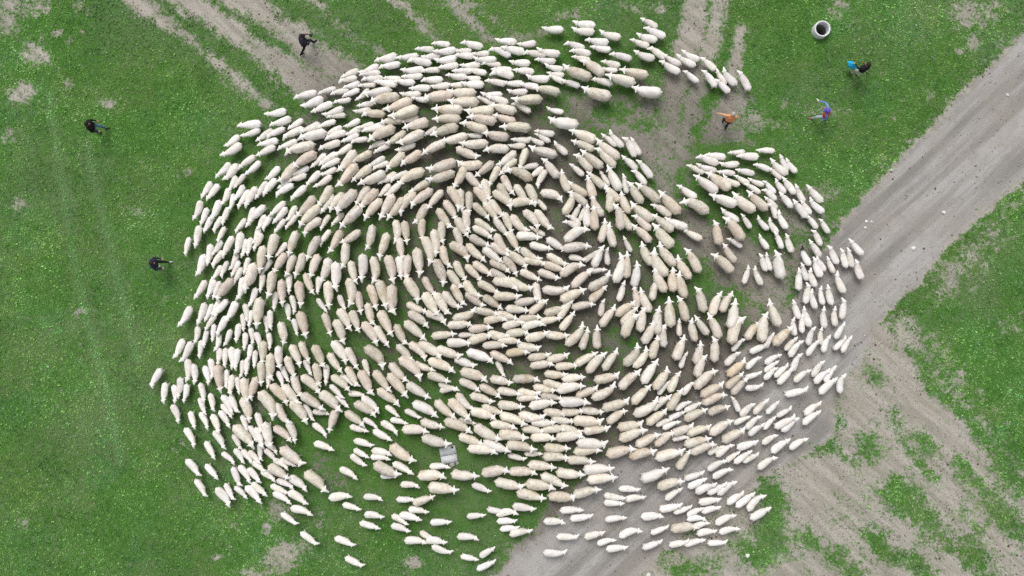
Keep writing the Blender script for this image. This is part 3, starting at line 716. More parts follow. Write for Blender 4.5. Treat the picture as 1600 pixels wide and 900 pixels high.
1005.4 86.2 -160 35w,1109.0 781.0 -13 35w,1166.5 245.2 180 35w,736.8 71.4 -173 35w,952.5 53.5 -162 35w,1267.6 651.1 -39 35w,780.0 84.5 -168 35w,
834.5 87.0 180 36w,1225.9 585.0 -52 36w,911.7 37.7 -170 36w,910.3 47.3 -170 36w,337.5 330.0 112 35w,939.0 129.0 -170 35w,297.5 684.5 64 34w,
1019.5 848.5 -26 34w,357.5 632.4 59 35w,732.0 840.5 8 34w,963.0 809.5 -8 34w,790.0 64.0 -173 34w,1234.5 662.5 -38 34w,579.5 820.5 15 34w,
1139.5 119.5 -128 34w,1120.2 761.0 -33 35w,348.0 510.0 111 34w,346.9 483.3 120 34w,863.0 45.5 -175 34w,690.0 814.5 -5 34w,867.0 815.5 5 34w,
1116.0 244.5 -175 34w,1287.0 495.0 -93 34w,1081.1 364.2 -147 35w,1084.5 741.0 -24 34w,984.0 762.5 -2 34w,450.0 228.0 152 34w,599.0 680.0 28 34w,
1121.0 726.0 -28 34w,1335.5 385.5 -133 34w,360.5 269.5 133 34w,1106.5 123.5 -133 34w,981.6 230.2 -127 36w,422.5 294.0 124 34w,508.0 697.5 19 34w,
524.6 213.6 158 35w,631.2 129.9 178 34w,1230.7 289.8 -128 34w,313.5 453.5 120 34w,442.5 778.5 30 34w,760.5 880.5 -30 34w,1129.5 739.5 -23 34w,
345.0 687.5 53 34w,1275.4 416.9 -114 34w,430.5 176.0 170 34w,279.5 545.0 117 34w,486.0 839.5 27 34w,964.5 855.0 -10 34w,520.0 174.0 163 34w,
971.0 454.0 -73 34w,1086.0 846.0 -17 34w,327.7 399.0 97 34w,316.5 762.0 51 33w,407.0 764.5 39 33w,609.0 669.5 39 33w,575.8 107.9 161 34w,
583.9 201.7 163 37w,1009.8 58.2 -163 34w,484.9 201.2 153 34w,674.9 126.6 173 34w,1244.0 544.5 -49 33w,386.5 255.0 139 33w,349.0 267.5 131 33w,
445.5 299.0 139 33w,982.5 254.0 -139 33w,1148.5 776.0 -41 33w,504.0 284.0 147 33w,1269.4 636.9 -41 33w,556.0 875.5 16 33w,773.5 130.0 -173 33w,
1259.5 493.8 -107 34w,937.5 76.1 -173 33w,811.5 97.5 -175 33w,692.4 855.6 10 34w,683.3 844.6 2 34w,817.5 111.5 -175 33w,1340.2 420.6 -111 33w,
1314.0 481.5 -93 33w,1271.5 387.5 -125 33w,281.5 606.5 92 33w,383.5 741.5 55 33w,688.5 729.5 2 33w,1133.2 703.4 -33 33w,1258.0 457.5 -90 33w,
259.0 614.5 90 33w,643.5 119.7 175 33w,1295.0 460.0 -104 33w,712.4 119.5 -178 33w,418.9 224.0 164 33w,308.5 329.5 110 33w,246.5 591.5 110 33w,
363.0 560.0 88 35w,767.6 146.7 -175 34w,1048.9 93.0 -151 33w,329.8 452.0 104 33w,1102.5 261.7 -161 34w,391.7 340.3 113 34w,408.7 298.2 123 33w,
1299.5 398.0 -121 33w,1248.0 692.5 -31 33w,372.5 744.0 59 33w,546.0 740.5 31 33w,993.0 777.5 -12 33w,1140.0 828.5 -12 33w,511.4 319.8 123 35w,
1258.5 399.0 -113 33b,338.5 663.0 67 33w,1024.8 84.8 -155 33w,604.7 279.6 147 33w,917.1 336.0 -92 36w,1089.5 753.5 -27 33w,929.5 834.0 -18 33w,
395.0 264.0 137 33w,467.0 303.0 133 33w,700.0 105.0 169 33w,570.0 691.0 11 33w,1189.0 634.0 -47 33w,535.7 236.1 147 33w,1275.0 320.0 -133 33w,
381.9 312.7 117 34w,333.0 301.5 124 32w,655.8 138.6 178 33w,512.9 249.9 144 34w,602.4 131.2 -175 36w,783.4 109.7 -178 33w,415.6 237.0 153 33w,
1061.0 846.0 -22 32w,896.7 73.6 -173 33w,1316.5 598.5 -74 32w,753.5 761.5 16 32w,998.5 67.5 -164 32w,330.0 704.0 60 32w,1254.0 586.5 -36 32w,
454.5 809.0 26 32w,1053.0 770.5 -36 32w,655.3 797.0 5 33w,586.0 805.0 4 32w,1138.0 255.0 -176 32w,431.8 209.5 146 32w,793.5 803.5 -2 34w,
490.0 280.5 129 32w,627.5 825.0 14 32w,510.0 586.0 90 32w,960.0 785.0 0 32w,801.0 128.7 -175 32w,1316.5 403.0 -110 32w,394.5 465.0 110 32w,
1184.5 430.0 -110 32w,624.5 277.5 148 32w,1226.5 312.0 -131 32w,317.1 614.4 76 32w,439.0 763.6 20 32w,391.1 207.7 160 32w,850.2 207.4 -173 32w,
1160.6 712.7 -37 34w,303.4 585.0 86 32w,1222.5 342.5 -114 32w,1104.5 830.5 -13 32w,1078.0 86.5 -152 32w,807.9 141.9 -175 32w,437.7 337.4 130 33w,
734.0 101.4 176 32w,905.7 83.4 -175 34w,329.9 576.9 86 32w,452.6 444.0 90 32w,433.8 327.1 137 33w,1271.0 466.5 -101 32w,1243.0 482.6 -110 32w,
497.3 251.9 136 32w,776.8 156.4 -164 35w,851.4 95.2 -178 33w,1326.8 401.9 -108 32w,997.1 277.8 -139 32w,1278.5 575.5 -53 31w,672.5 111.5 171 31w,
641.5 759.5 9 31w,597.5 707.5 14 33w,1232.0 379.5 -112 31w,1268.0 524.5 -68 31w,275.0 647.5 68 31w,561.5 719.0 31 31w,1184.9 541.4 -35 32w,
891.0 130.5 -163 31w,633.1 229.9 162 33w,640.9 146.6 -178 33w,323.0 298.0 117 31w,342.0 406.0 117 31w,1031.0 826.0 -27 31w,793.0 812.5 -7 32w,
962.8 216.3 -128 34w,424.0 500.5 83 31w,1145.0 560.0 -40 31w,1178.0 660.0 -40 31w,1182.0 670.0 -40 31w,352.6 655.5 55 32w,528.0 612.0 40 31w,
413.7 212.5 145 32w,1248.3 301.7 -118 32w,332.5 737.5 48 31w,500.0 673.0 45 31w,399.0 743.0 45 31w,1284.1 586.7 -46 32w,1270.0 433.0 -105 31w,
1304.5 493.5 -92 31w,635.5 780.0 0 31w,777.6 796.0 2 32w,368.3 631.0 57 31w,1245.5 565.5 -61 31w,722.0 110.9 176 32w,1067.0 794.5 -25 31w,
1127.7 134.5 -140 31w,446.5 757.4 29 31w,1270.0 542.5 -54 31w,551.0 791.5 13 31w,1105.5 100.0 -144 31w,1163.0 268.5 -167 31w,1121.0 845.5 -13 31w,
588.2 255.0 145 32w,578.0 116.7 171 33w,813.7 169.4 -160 32w,1111.5 795.0 -19 31w,323.2 587.1 77 31w,846.9 280.8 112 32w,584.0 779.0 11 31w,
797.0 824.0 -11 31w,404.4 661.4 79 33w,1085.9 264.1 -159 31w,724.7 87.8 180 31w,425.5 271.0 139 30w,1256.0 424.0 -113 30w,1050.0 664.0 -23 30w,
1168.5 639.9 -41 30w,353.6 559.5 88 31w,582.1 124.9 172 34w,1312.0 515.5 -63 30w,1013.5 36.0 -153 30w,351.9 308.1 113 30w,319.5 339.5 107 30w,
294.0 386.0 98 30w,745.0 805.0 -8 30w,484.3 644.9 54 31w,1253.0 504.1 -90 31w,992.4 228.5 -121 31w,525.0 182.2 171 30w,1284.5 461.0 -96 30w,
290.5 615.0 96 30w,809.0 712.5 6 30w,865.5 104.3 -163 31w,516.8 257.5 151 33w,371.6 562.1 93 34w,511.0 143.5 159 30w,409.0 443.0 94 30w,
822.0 68.0 176 30w,1141.9 280.7 -148 31w,687.4 133.9 178 31w,663.0 77.5 178 30w,1195.0 235.5 -178 30w,825.9 134.6 -174 31w,361.0 768.0 53 30w,
1178.0 567.0 -37 30w,407.2 684.2 66 35w,319.5 658.5 64 30w,338.7 454.0 111 30w,953.4 100.0 -169 31w,948.5 846.5 -14 30w,1296.9 583.2 -57 31w,
372.0 521.0 96 30w,562.3 670.0 15 31w,1133.1 269.8 -174 30w,1089.0 812.8 2 30w,1078.5 120.0 -147 30w,672.6 87.5 176 30w,1165.0 428.5 -78 30w,
457.1 476.8 82 30w,1215.0 375.0 -118 30w,1323.0 537.0 -62 30w,509.0 373.0 118 30w,703.3 610.9 -2 31w,813.2 218.6 -178 31w,546.5 115.8 156 30w,
624.5 658.5 10 29w,734.5 871.5 10 29w,626.1 812.3 26 30w,1083.1 635.1 -28 30w,362.0 220.5 145 29w,332.5 629.0 72 29w,301.5 657.0 72 29w,
762.0 861.5 -35 29w,757.1 157.9 -159 30w,454.5 334.0 125 29w,510.5 195.3 156 30w,1174.1 294.7 -152 30w,353.2 338.8 105 30w,546.6 216.3 156 30w,
767.2 101.9 180 30w,1220.5 577.8 -49 30w,373.4 303.0 118 30w,430.3 471.2 92 30w,900.5 265.0 -142 29w,520.9 205.4 154 30w,272.5 616.5 84 29w,
646.5 646.5 22 29w,1291.6 536.5 -68 29w,595.8 715.8 7 32w,403.8 378.9 111 30w,543.6 126.4 160 30w,372.2 432.1 113 30w,1241.5 509.5 -92 29w,
876.0 230.5 -134 29w,745.1 114.2 180 30w,1178.5 602.0 -18 29w,1191.0 409.7 -114 30w,933.0 422.8 -4 32w,464.7 279.0 156 30w,1189.7 261.8 -164 29w,
688.5 69.8 180 29w,1087.0 799.1 -27 29w,326.4 489.3 113 30w,468.7 268.0 155 31w,612.4 296.7 143 30w,313.8 546.6 92 29w,1297.0 413.0 -115 29w,
1200.7 407.9 -106 29w,1208.5 560.9 -29 29w,1038.3 658.0 -28 30w,1274.5 371.5 -126 29w,419.9 744.4 38 29w,827.2 262.5 160 29w,317.9 635.1 65 29w,
596.7 233.4 151 29w,639.3 187.6 160 30w,306.5 524.0 100 28w,363.8 408.9 115 29w,1225.0 642.0 -39 28w,834.5 708.7 0 29w,548.1 146.1 153 29w,
418.5 349.0 113 28w,976.0 286.7 -103 31w,1037.5 605.4 -51 28w,530.6 144.9 164 29w,1150.0 238.3 174 28w,951.0 218.7 -142 31w,1173.2 713.8 -34 29w,
461.5 195.0 145 28w,950.5 400.0 -88 28w,1283.4 524.0 -88 28w,907.2 92.0 -171 30w,398.6 561.9 94 28w,354.8 643.1 51 28w,670.3 835.3 17 28w,
534.5 158.5 165 28w,439.3 726.6 35 29w,363.8 602.1 88 32w,573.2 574.9 69 28w,380.7 388.6 102 30w,377.5 770.0 41 28w,701.1 602.9 11 31w,
1207.5 636.0 -46 28w,1145.6 713.0 -38 28w,892.0 353.5 -157 30w,612.1 123.3 178 28w,579.5 662.5 33 28w,390.0 386.0 98 29w,1208.5 352.0 -118 28w,
1312.0 535.0 -54 28w,372.0 691.0 54 28w,867.0 171.0 -163 28w,614.0 643.0 36 28w,1165.0 345.0 -126 28w,385.0 416.3 105 28w,444.5 286.5 141 28w,
1126.8 119.0 -123 28w,385.1 489.3 78 29w,980.0 381.0 -117 28w,1160.0 656.1 -27 28w,1068.2 633.7 -28 28w,380.1 504.7 84 28w,1236.0 258.1 -128 28w,
355.7 592.8 84 30w,337.5 427.0 124 28w,836.7 220.1 -159 28w,1192.0 347.5 -127 28w,527.5 344.0 130 28w,847.1 215.4 -154 28w,1118.9 702.3 -30 28w,
1193.0 377.0 -122 28w,1061.5 511.0 -92 28w,325.0 352.0 113 28w,535.0 474.0 67 28w,355.0 528.0 113 28w,1069.0 562.0 -67 28w,670.8 206.1 150 28w,
360.6 316.4 108 28w,508.1 348.5 118 28w,1282.1 411.1 -119 28w,807.0 226.8 -178 28w,1268.0 346.0 -129 28w,1201.0 304.5 -149 28w,731.4 658.3 13 28w,
1236.5 536.5 -48 28w,1158.5 280.5 -154 28w,1205.6 329.7 -126 28w,1206.0 572.0 -39 28w,655.5 154.7 -176 28w,462.0 512.0 72 28w,750.9 83.1 180 28w,
1203.7 316.2 -138 28w,367.9 420.8 113 28w,599.3 297.7 136 28w,1177.5 585.0 -23 28w,1148.0 631.0 -119 28w,1154.9 538.9 -42 28w,836.8 269.1 148 28w,
868.0 124.5 -164 28w,736.9 122.3 -178 28w,482.0 575.2 61 28w,1205.2 583.3 -42 28w,923.2 399.7 -39 28w,711.1 131.7 180 28w,722.5 79.3 178 28w,
1258.0 323.5 -130 28w,385.7 574.0 94 28w,535.4 628.4 40 28w,357.0 717.5 43 28w,341.3 351.8 111 28w,351.8 422.0 104 28w,376.3 353.5 122 28w,
548.7 133.7 159 28w,1219.0 290.0 -125 28w,437.0 354.0 125 28w,455.0 348.0 125 28w,512.4 268.0 159 28w,376.6 576.9 100 28w,390.5 552.0 97 28w,
730.6 523.8 -2 28w,1210.3 271.2 -145 28w,588.6 227.4 154 28w,382.5 534.0 92 28w,739.5 210.7 -174 28w,342.0 558.0 90 28w,1201.1 292.0 -138 28w,
408.2 706.4 76 28w,392.4 498.9 97 28w,909.5 331.2 -77 28w,451.3 722.6 24 28w,867.8 115.0 -173 28w,328.7 505.8 119 28w,395.9 678.2 60 28w,
1180.9 283.5 -158 28w,573.4 134.1 173 28w,338.7 388.6 120 28w,392.9 526.2 81 28w,497.2 446.4 90 28w,415.7 508.0 83 28w,1058.2 648.4 -24 28w,
420.2 533.7 85 28w,1096.1 820.5 -14 28w,423.6 700.5 45 28w,549.5 192.5 157 28w,1287.0 353.0 -128 28w,374.9 713.1 52 28w,438.8 390.8 128 28w,
903.0 404.0 10 28w,405.6 728.7 31 28w,407.0 348.1 121 28w,337.8 535.3 105 28w,333.5 520.9 95 28w,1146.9 379.4 -153 28w,571.0 163.5 170 28w,
1203.5 686.5 -30 28w,417.8 593.9 90 28w,941.7 480.1 -75 28w,1224.4 253.6 -119 28w,565.5 709.0 28 28w,1203.0 660.0 -49 28w,373.9 283.7 127 28w,
1064.8 685.9 -2 28w,894.4 344.8 -149 28w,382.5 662.6 70 28w,347.0 367.9 107 28w,363.2 287.7 109 28w,944.5 277.4 -125 28w,447.0 585.0 61 28w,
842.9 318.2 -137 28w,424.3 711.0 38 28w,608.8 743.5 -3 28w,504.0 478.0 53 28w,451.4 488.2 76 28w,386.1 714.0 53 28w,502.7 645.6 11 28w,
337.7 482.6 112 28w,399.1 714.9 45 28w,321.7 529.9 96 28w,558.5 618.0 12 28w,551.3 205.0 158 28w,402.2 533.3 80 28w,1075.8 606.7 -45 28w,
595.0 260.5 152 28w,1202.6 531.1 -61 28w,372.7 603.3 81 28w,399.0 368.7 112 28w,565.7 172.3 177 28w,570.2 196.9 163 28w,901.7 329.6 -62 28w,
561.5 221.0 161 28w,950.8 108.8 -174 28w,565.3 148.5 139 28w,417.5 419.0 117 28w,438.2 593.8 69 28w,839.0 360.6 -150 28w,543.6 594.4 34 28w,
783.1 576.7 59 28w,
"""
DIRS = ["right", "upper right", "up", "upper left", "left", "lower left", "down", "lower right"]
CLOCK = ["twelve", "one", "two", "three", "four", "five", "six", "seven", "eight", "nine", "ten", "eleven"]
ORD_LONG = "thirteenth fourteenth fifteenth sixteenth seventeenth eighteenth nineteenth twentieth twenty-first twenty-second twenty-third twenty-fourth twenty-fifth".split()
ORD = ["first", "second", "third", "fourth", "fifth", "sixth", "seventh", "eighth", "ninth", "tenth", "eleventh", "twelfth"]
flock = []
for it in FLOCK.replace("\n", "").split(","):
    if not it.strip(): continue
    p = it.split()
    kind = p[3][-1]
    flock.append(dict(x=float(p[0]), y=float(p[1]), a=math.radians(-float(p[2])), L=float(p[3][:-1]), t=kind, young=kind in "wb"))
R_ = random.Random(3)
for s_ in flock:
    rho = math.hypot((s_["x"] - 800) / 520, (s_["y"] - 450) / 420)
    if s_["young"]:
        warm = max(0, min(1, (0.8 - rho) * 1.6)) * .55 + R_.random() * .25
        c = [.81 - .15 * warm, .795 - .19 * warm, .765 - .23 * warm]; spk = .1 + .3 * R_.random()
    else:
        w = R_.random()
        c = [.63 + .11 * w, .59 + .105 * w, .515 + .10 * w]; spk = .4 + .5 * R_.random()
        if s_["t"] == "p": c = [.74, .715, .67]; spk = .15
        if s_["t"] == "s": c = [.56, .52, .455]; spk = 1.0
        if s_["t"] == "y": c = [.61, .525, .39]; spk = .35
        if s_["t"] == "e" and R_.random() < .22: c = [.65, .585, .505]
    f = R_.uniform(.9, 1.06); jr, jb = R_.uniform(-.012, .012), R_.uniform(-.022, .022)
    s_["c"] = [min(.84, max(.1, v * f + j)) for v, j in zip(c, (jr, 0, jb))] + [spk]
    s_["var"] = R_.choice([0, 1, 2, 3, 4, 7, 8, 9, 10, 11] + ([5, 6] if rho < .5 or R_.random() < .15 else []))
    s_["wid"] = R_.uniform(1.0, 1.14) if s_["young"] else R_.uniform(.84, .98)
    look = {"w": "small white sheep", "b": "small white black-faced sheep", "e": "woolly cream sheep", "p": "woolly white sheep",
            "s": "speckled grey-cream sheep", "y": "woolly sheep with ochre-yellow back"}[s_["t"]]
    ring_ = "core" if rho < .25 else "inner ring" if rho < .5 else "middle ring" if rho < .75 else "outer ring" if rho < 1.0 else "outermost fringe"
    hour = CLOCK[int(round(math.degrees(math.atan2(s_["x"] - 800, 450 - s_["y"])) / 30)) % 12]
    head = DIRS[int(round(math.degrees(s_["a"]) / 45)) % 8]
    s_["key"] = (look, head, ring_, hour)
groups = {}
for s_ in flock: groups.setdefault(s_["key"], []).append(s_)
for key, g in groups.items():
    look, head, ring_, hour = key
    for i, s_ in enumerate(sorted(g, key=lambda q: q["x"])):
        tail_ = "" if len(g) == 1 else (", leftmost" if i == 0 else ", rightmost" if i == len(g) - 1 else ", %s from %s" % ((ORD + ORD_LONG)[min(i, len(g) - 1 - i, 24)], "left" if i <= len(g) - 1 - i else "right"))
        s_["label"] = "%s heading %s, flock's %s at %s o'clock%s" % (look, head, ring_, hour, tail_)

def sheep_matrix(s_):
    h = .40 if s_["young"] else .58
    k = MPP * (CAM_H - h) / CAM_H
    L = s_["L"] * k
    p = at(s_["x"], s_["y"], h)
    zs = L * (1.0 if s_["young"] else 1.0)
    return Matrix.Translation((p.x, p.y, -.004)) @ Matrix.Rotation(s_["a"], 4, 'Z') @ Matrix.Diagonal((L, L * s_["wid"], zs, 1))

mass = {True: [], False: []}
count = {True: 0, False: 0}
for s_ in flock:
    y = s_["young"]
    count[y] += 1
    if count[y] <= 300 or s_["t"] == "b":
        me = (LAMBS if y else EWES)[s_["var"]]
        if s_["t"] == "b":
            me = me.copy(); me.materials.clear(); me.materials.append(M_BLACKFACE)
        o = bpy.data.objects.new("lamb" if y else "sheep", me)
        o.matrix_world = sheep_matrix(s_)
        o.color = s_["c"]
        C.objects.link(o)
        tag(o, s_["label"], "lamb" if y else "sheep", "small white sheep of the circling flock" if y else "woolly sheep of the circling flock")
    else:
        mass[y].append(s_)
for y, lst in mass.items():
    data = []
    for me in (LAMBS if y else EWES):
        me.calc_loop_triangles()
        n = len(me.vertices); co = np.empty(n * 3, np.float32); me.vertices.foreach_get("co", co)
        tr = np.empty(len(me.loop_triangles) * 3, np.int32); me.loop_triangles.foreach_get("vertices", tr)
        fa = np.empty(n, np.float32); me.attributes["face"].data.foreach_get("value", fa)
        le = np.empty(n, np.float32); me.attributes["legs"].data.foreach_get("value", le)
        data.append((co.reshape(-1, 3), tr, fa, le))
    VV, FF, FA, LE, CC, off = [], [], [], [], [], 0
    for s_ in lst:
        co, tr, fa, le = data[s_["var"]]
        M = np.array(sheep_matrix(s_))
        VV.append(co @ M[:3, :3].T + M[:3, 3]); FF.append(tr + off); FA.append(fa); LE.append(le)
        CC.append(np.repeat(np.array([s_["c"]]), len(co), 0)); off += len(co)
    nm = "lamb_flock" if y else "sheep_flock"
    me = np_mesh(nm, np.concatenate(VV), np.concatenate(FF), 3)
    smooth(me)
    float_attr(me, "face", np.concatenate(FA)); float_attr(me, "legs", np.concatenate(LE))
    col_attr(me, "coat", np.concatenate(CC).astype(np.float32))
    tag(link(nm, me, M_WOOL_MASS), "rest of the %s packed between the others in the flock" % ("small white sheep" if y else "woolly cream sheep"), "flock", kind="stuff")

# ------------------------------------------------------------------ people (body one continuous skin, hair and held things apart)
SKIN = (.50, .31, .22)
t = NT("person_body", .85, .15)
pn = t.noise(t.n("ShaderNodeTexCoord").outputs["Object"], 25, 3)
t.bump(pn, .4, .01)
M_PERSON = t.base(t.mix(t.math('MULTIPLY', pn, .35), t.attr("cloth"), t.mix(1.0, t.attr("cloth"), (.6, .6, .6), 'MULTIPLY')))
M_EYE = flat_mat("eye_dark", (.02, .015, .012), .3)

def person(label, base_px, heading, top, legs, shoes, hair, lean=6, stride=.25, arms=None, sleeve=None, headyaw=0, hair_len=0.0, girth=1.0, vest=None, cap=None, headpitch=0):
    """x forward, y left, z up; arms: {'L': (elbow, wrist), 'R': (elbow, wrist)} before the lean"""
    prim = []
    sleeve = sleeve or top
    lr_ = math.radians(lean)
    def U(p):
        x, y, z = p; z -= .95
        return Vector((x * math.cos(lr_) + z * math.sin(lr_), y, .95 - x * math.sin(lr_) + z * math.cos(lr_)))
    def add(a, b, ra, rb, col, up=False):
        prim.append((U(a) if up else Vector(a), U(b) if up else Vector(b), ra, rb, col))
    for s, sg in ((1, 1), (-1, -1)):
        fx = stride * sg
        hipj = Vector((0, .095 * s, .90)); ank = Vector((fx, .085 * s, .09 + (.07 if fx < -.1 else 0)))
        knee = (hipj + ank) / 2 + Vector((.07 + .05 * abs(stride), 0, .02))
        add(hipj, knee, .088, .062, legs); add(knee, ank, .060, .042, legs)
        heel = ank + Vector((-.04, 0, -.045)); toe = ank + Vector((.15, 0, -.055 if fx >= -.1 else -.09))
        add(heel, toe, .042, .034, shoes)
    add((0, -.075, .95), (0, .075, .95), .118 * girth, .118 * girth, legs)
    add((0, -.07, 1.08), (0, .07, 1.08), .122 * girth, .122 * girth, top, True)
    add((0, -.085, 1.22), (0, .085, 1.22), .125 * girth, .125 * girth, top, True)
    add((.01, -.10, 1.33), (.01, .10, 1.33), .115 * girth, .115 * girth, top, True)
    add((0, -.165, 1.42), (0, .165, 1.42), .068, .068, top, True)
    add((0, 0, 1.44), (.01, 0, 1.52), .062, .055, SKIN, True)
    arms = arms or {}
    hands = {}
    for nm, s in (("L", 1), ("R", -1)):
        el, wr = arms.get(nm, ((-.05 * s, .24 * s, 1.15), (.10, .25 * s, .93)))
        sh = (0, .185 * s, 1.42)
        add(sh, el, .058, .046, sleeve, True); add(el, wr, .044, .032, sleeve, True)
        e, w = U(el), U(wr); d = (w - e).normalized()
        side = d.cross(Vector((0, 0, 1)))
        if side.length < .2: side = d.cross(Vector((1, 0, 0)))
        side.normalize(); nrm = side.cross(d).normalized()
        if nrm.z > 0: nrm = -nrm                                        # fingers curl downwards
        kn = w + d * .085
        for q in (-.022, .022): prim.append((w + side * q * .7, kn + side * q, .020, .017, SKIN))
        for q, lf in ((-.030, .062), (-.010, .076), (.010, .072), (.030, .054)):
            k0 = kn + side * q; k1 = k0 + (d * .75 + nrm * .65).normalized() * lf * .55; k2 = k1 + (d * .1 + nrm).normalized() * lf * .5
            prim.append((k0, k1, .0105, .0095, SKIN)); prim.append((k1, k2, .0095, .0085, SKIN))
        th0 = w + d * .025 + side * -s * .026; th1 = th0 + (d * .6 - side * s * .7 + nrm * .3).normalized() * .04
        prim.append((th0, th1, .013, .011, SKIN)); prim.append((th1, th1 + (d * .8 + nrm * .5).normalized() * .032, .011, .009, SKIN))
        hands[nm] = kn + nrm * .03
    hy, hp = math.radians(headyaw), math.radians(headpitch)
    Rh = Matrix.Rotation(hy, 3, 'Z') @ Matrix.Rotation(hp, 3, 'Y')
    hc = U((.03, 0, 1.60))
    Hd = lambda p: hc + Rh @ Vector(p)
    for a, b, ra, rb, c_ in [((-.015, 0, .0), (.0, 0, .035), .092, .090, SKIN), ((.045, 0, -.075), (.04, 0, -.04), .046, .060, SKIN), ((.092, 0, .015), (.108, 0, -.018), .012, .017, SKIN),
                             ((0, .092, .0), (-.012, .098, -.02), .018, .012, SKIN), ((0, -.092, .0), (-.012, -.098, -.02), .018, .012, SKIN),
                             ((.086, -.02, -.055), (.086, .02, -.055), .008, .008, (.35, .13, .11))]:
        prim.append((Hd(a), Hd(b), ra, rb, c_))
    bm = bmesh.new()
    for a, b, ra, rb, c_ in prim: cone_sphere(bm, a, b, ra, rb, 12)
    me = fuse(bm, .0085, 7000, "person")
    nv = len(me.vertices); co = np.empty(nv * 3, np.float32); me.vertices.foreach_get("co", co); co = co.reshape(-1, 3)
    best = np.full(nv, 1e9); cols = np.zeros((nv, 3), np.float32)
    for a, b, ra, rb, c_ in prim:
        a_, b_ = np.array(a), np.array(b); v = b_ - a_; L2 = max(1e-9, v @ v)
        tt = np.clip(((co - a_) @ v) / L2, 0, 1)
        ds = np.linalg.norm(co - a_ - tt[:, None] * v, axis=1) - (ra + (rb - ra) * tt)
        bt = ds < best; best = np.where(bt, ds, best); cols[bt] = c_
    zmin = co[:, 2].min()
    col_attr(me, "cloth", cols)
    o = link("person", me, M_PERSON)
    p = at(*base_px)
    o.location = (p.x, p.y, -zmin); o.rotation_euler = (0, 0, math.radians(heading))
    tag(o, label, "person")
    # hair (or cap) sits on the skull
    bm = bmesh.new()
    bmesh.ops.create_uvsphere(bm, u_segments=20, v_segments=14, radius=1)
    cut = [v for v in bm.verts if (v.co.z < -.15 and v.co.x > -.35) or (v.co.z < .22 and v.co.x > .45) or v.co.z < -.72 - hair_len]
    bmesh.ops.delete(bm, geom=cut, context='VERTS')
    rr = random.Random(int(base_px[0]))
    for v in bm.verts:
        k = 1 + rr.uniform(-.03, .03)
        v.co = hc + Rh @ Vector((v.co.x * .108 * k - .012, v.co.y * .106 * k, v.co.z * .112 * k + .028 - (hair_len * .12 if v.co.z < -.2 else 0)))
    hm = bpy.data.meshes.new("hair"); bm.to_mesh(hm); bm.free(); smooth(hm)
    ho = link("hair", hm, flat_mat("hair_strands", hair, .7, .3, 60), o)
    sd = ho.modifiers.new("thick", 'SOLIDIFY'); sd.thickness = .008
    if cap:
        bm = bmesh.new(); bmesh.ops.create_uvsphere(bm, u_segments=20, v_segments=12, radius=1)
        bmesh.ops.delete(bm, geom=[v for v in bm.verts if v.co.z < .1], context='VERTS')
        for v in bm.verts: v.co = hc + Rh @ Vector((v.co.x * .118 - .01, v.co.y * .114, v.co.z * .115 + .035))
        ring = [hc + Rh @ Vector((.08 + .10 * math.cos(a), .095 * math.sin(a), .05)) for a in [math.radians(q) for q in range(-90, 91, 15)]]
        vs = [bm.verts.new(q) for q in ring]; bm.faces.new(vs)
        cm = bpy.data.meshes.new("cap"); bm.to_mesh(cm); bm.free(); smooth(cm)
        link("cap", cm, flat_mat("cap_cloth", cap, .8, .2), o).modifiers.new("thick", 'SOLIDIFY').thickness = .006
    if vest:
        bm = bmesh.new(); prof = [(.97, .215, .150), (1.08, .225, .155), (1.22, .232, .158), (1.34, .238, .148), (1.43, .215, .098), (1.475, .135, .082)]
        rows = [[bm.verts.new(U((.005 + d_ * girth * math.cos(a), w_ * girth * math.sin(a), z_))) for a in [k * 2 * math.pi / 28 for k in range(28)]] for z_, w_, d_ in prof]
        for r0, r1 in zip(rows[:-1], rows[1:]):
            for k in range(28):
                if k == 0 or k == 27: continue                         # open front
                if r0 is rows[3] and k in (5, 6, 7, 8, 19, 20, 21, 22): continue   # arm holes
                bm.faces.new((r0[k], r0[(k + 1) % 28], r1[(k + 1) % 28], r1[k]))
        vm = bpy.data.meshes.new("vest"); bm.to_mesh(vm); bm.free(); smooth(vm)
        link("vest", vm, flat_mat("vest_cloth", vest, .75, .2), o).modifiers.new("thick", 'SOLIDIFY').thickness = .012
    for s in (-1, 1):
        bm = bmesh.new(); bmesh.ops.create_uvsphere(bm, u_segments=8, v_segments=6, radius=.011)
        em = bpy.data.meshes.new("eye"); bm.to_mesh(em); bm.free()
        eo = link("eye", em, M_EYE, o); eo.location = Hd((.082, .034 * s, .018))
    MW = Matrix.Translation(o.location) @ Matrix.Rotation(math.radians(heading), 4, 'Z')
    return o, {k: MW @ v for k, v in hands.items()}

BLACK = (.018, .017, .022); NAVY = (.03, .032, .065); SHOE = (.03, .028, .026)
p1, h1 = person("person in black striding with a camera on the dirt track", (481, 76), 35, (.030, .026, .042), BLACK, SHOE, (.012, .010, .009), lean=16, stride=.41,
                arms={"L": ((.12, .27, 1.16), (.36, .14, 1.20)), "R": ((.10, -.27, 1.16), (.35, -.10, 1.18))}, headyaw=10, girth=1.25)
p2, h2 = person("person in black top and blue jeans on the left meadow", (160, 204), 5, (.022, .016, .018), (.13, .22, .40), (.05, .05, .05), (.014, .010, .009), lean=4, stride=.18,
                arms={"L": ((.02, .27, 1.17), (.22, .24, 1.02)), "R": ((.03, -.28, 1.16), (.24, -.24, 1.00))}, hair_len=.3, girth=1.3)
p3, h3 = person("person in navy jacket walking left of the flock", (255, 413), 4, (.032, .032, .060), (.028, .030, .034), (.55, .54, .50), (.02, .015, .013), lean=10, stride=.28,
                arms={"L": ((.05, .27, 1.17), (.30, .20, 1.05)), "R": ((.08, -.30, 1.18), (.32, -.24, 1.10))}, girth=1.3)
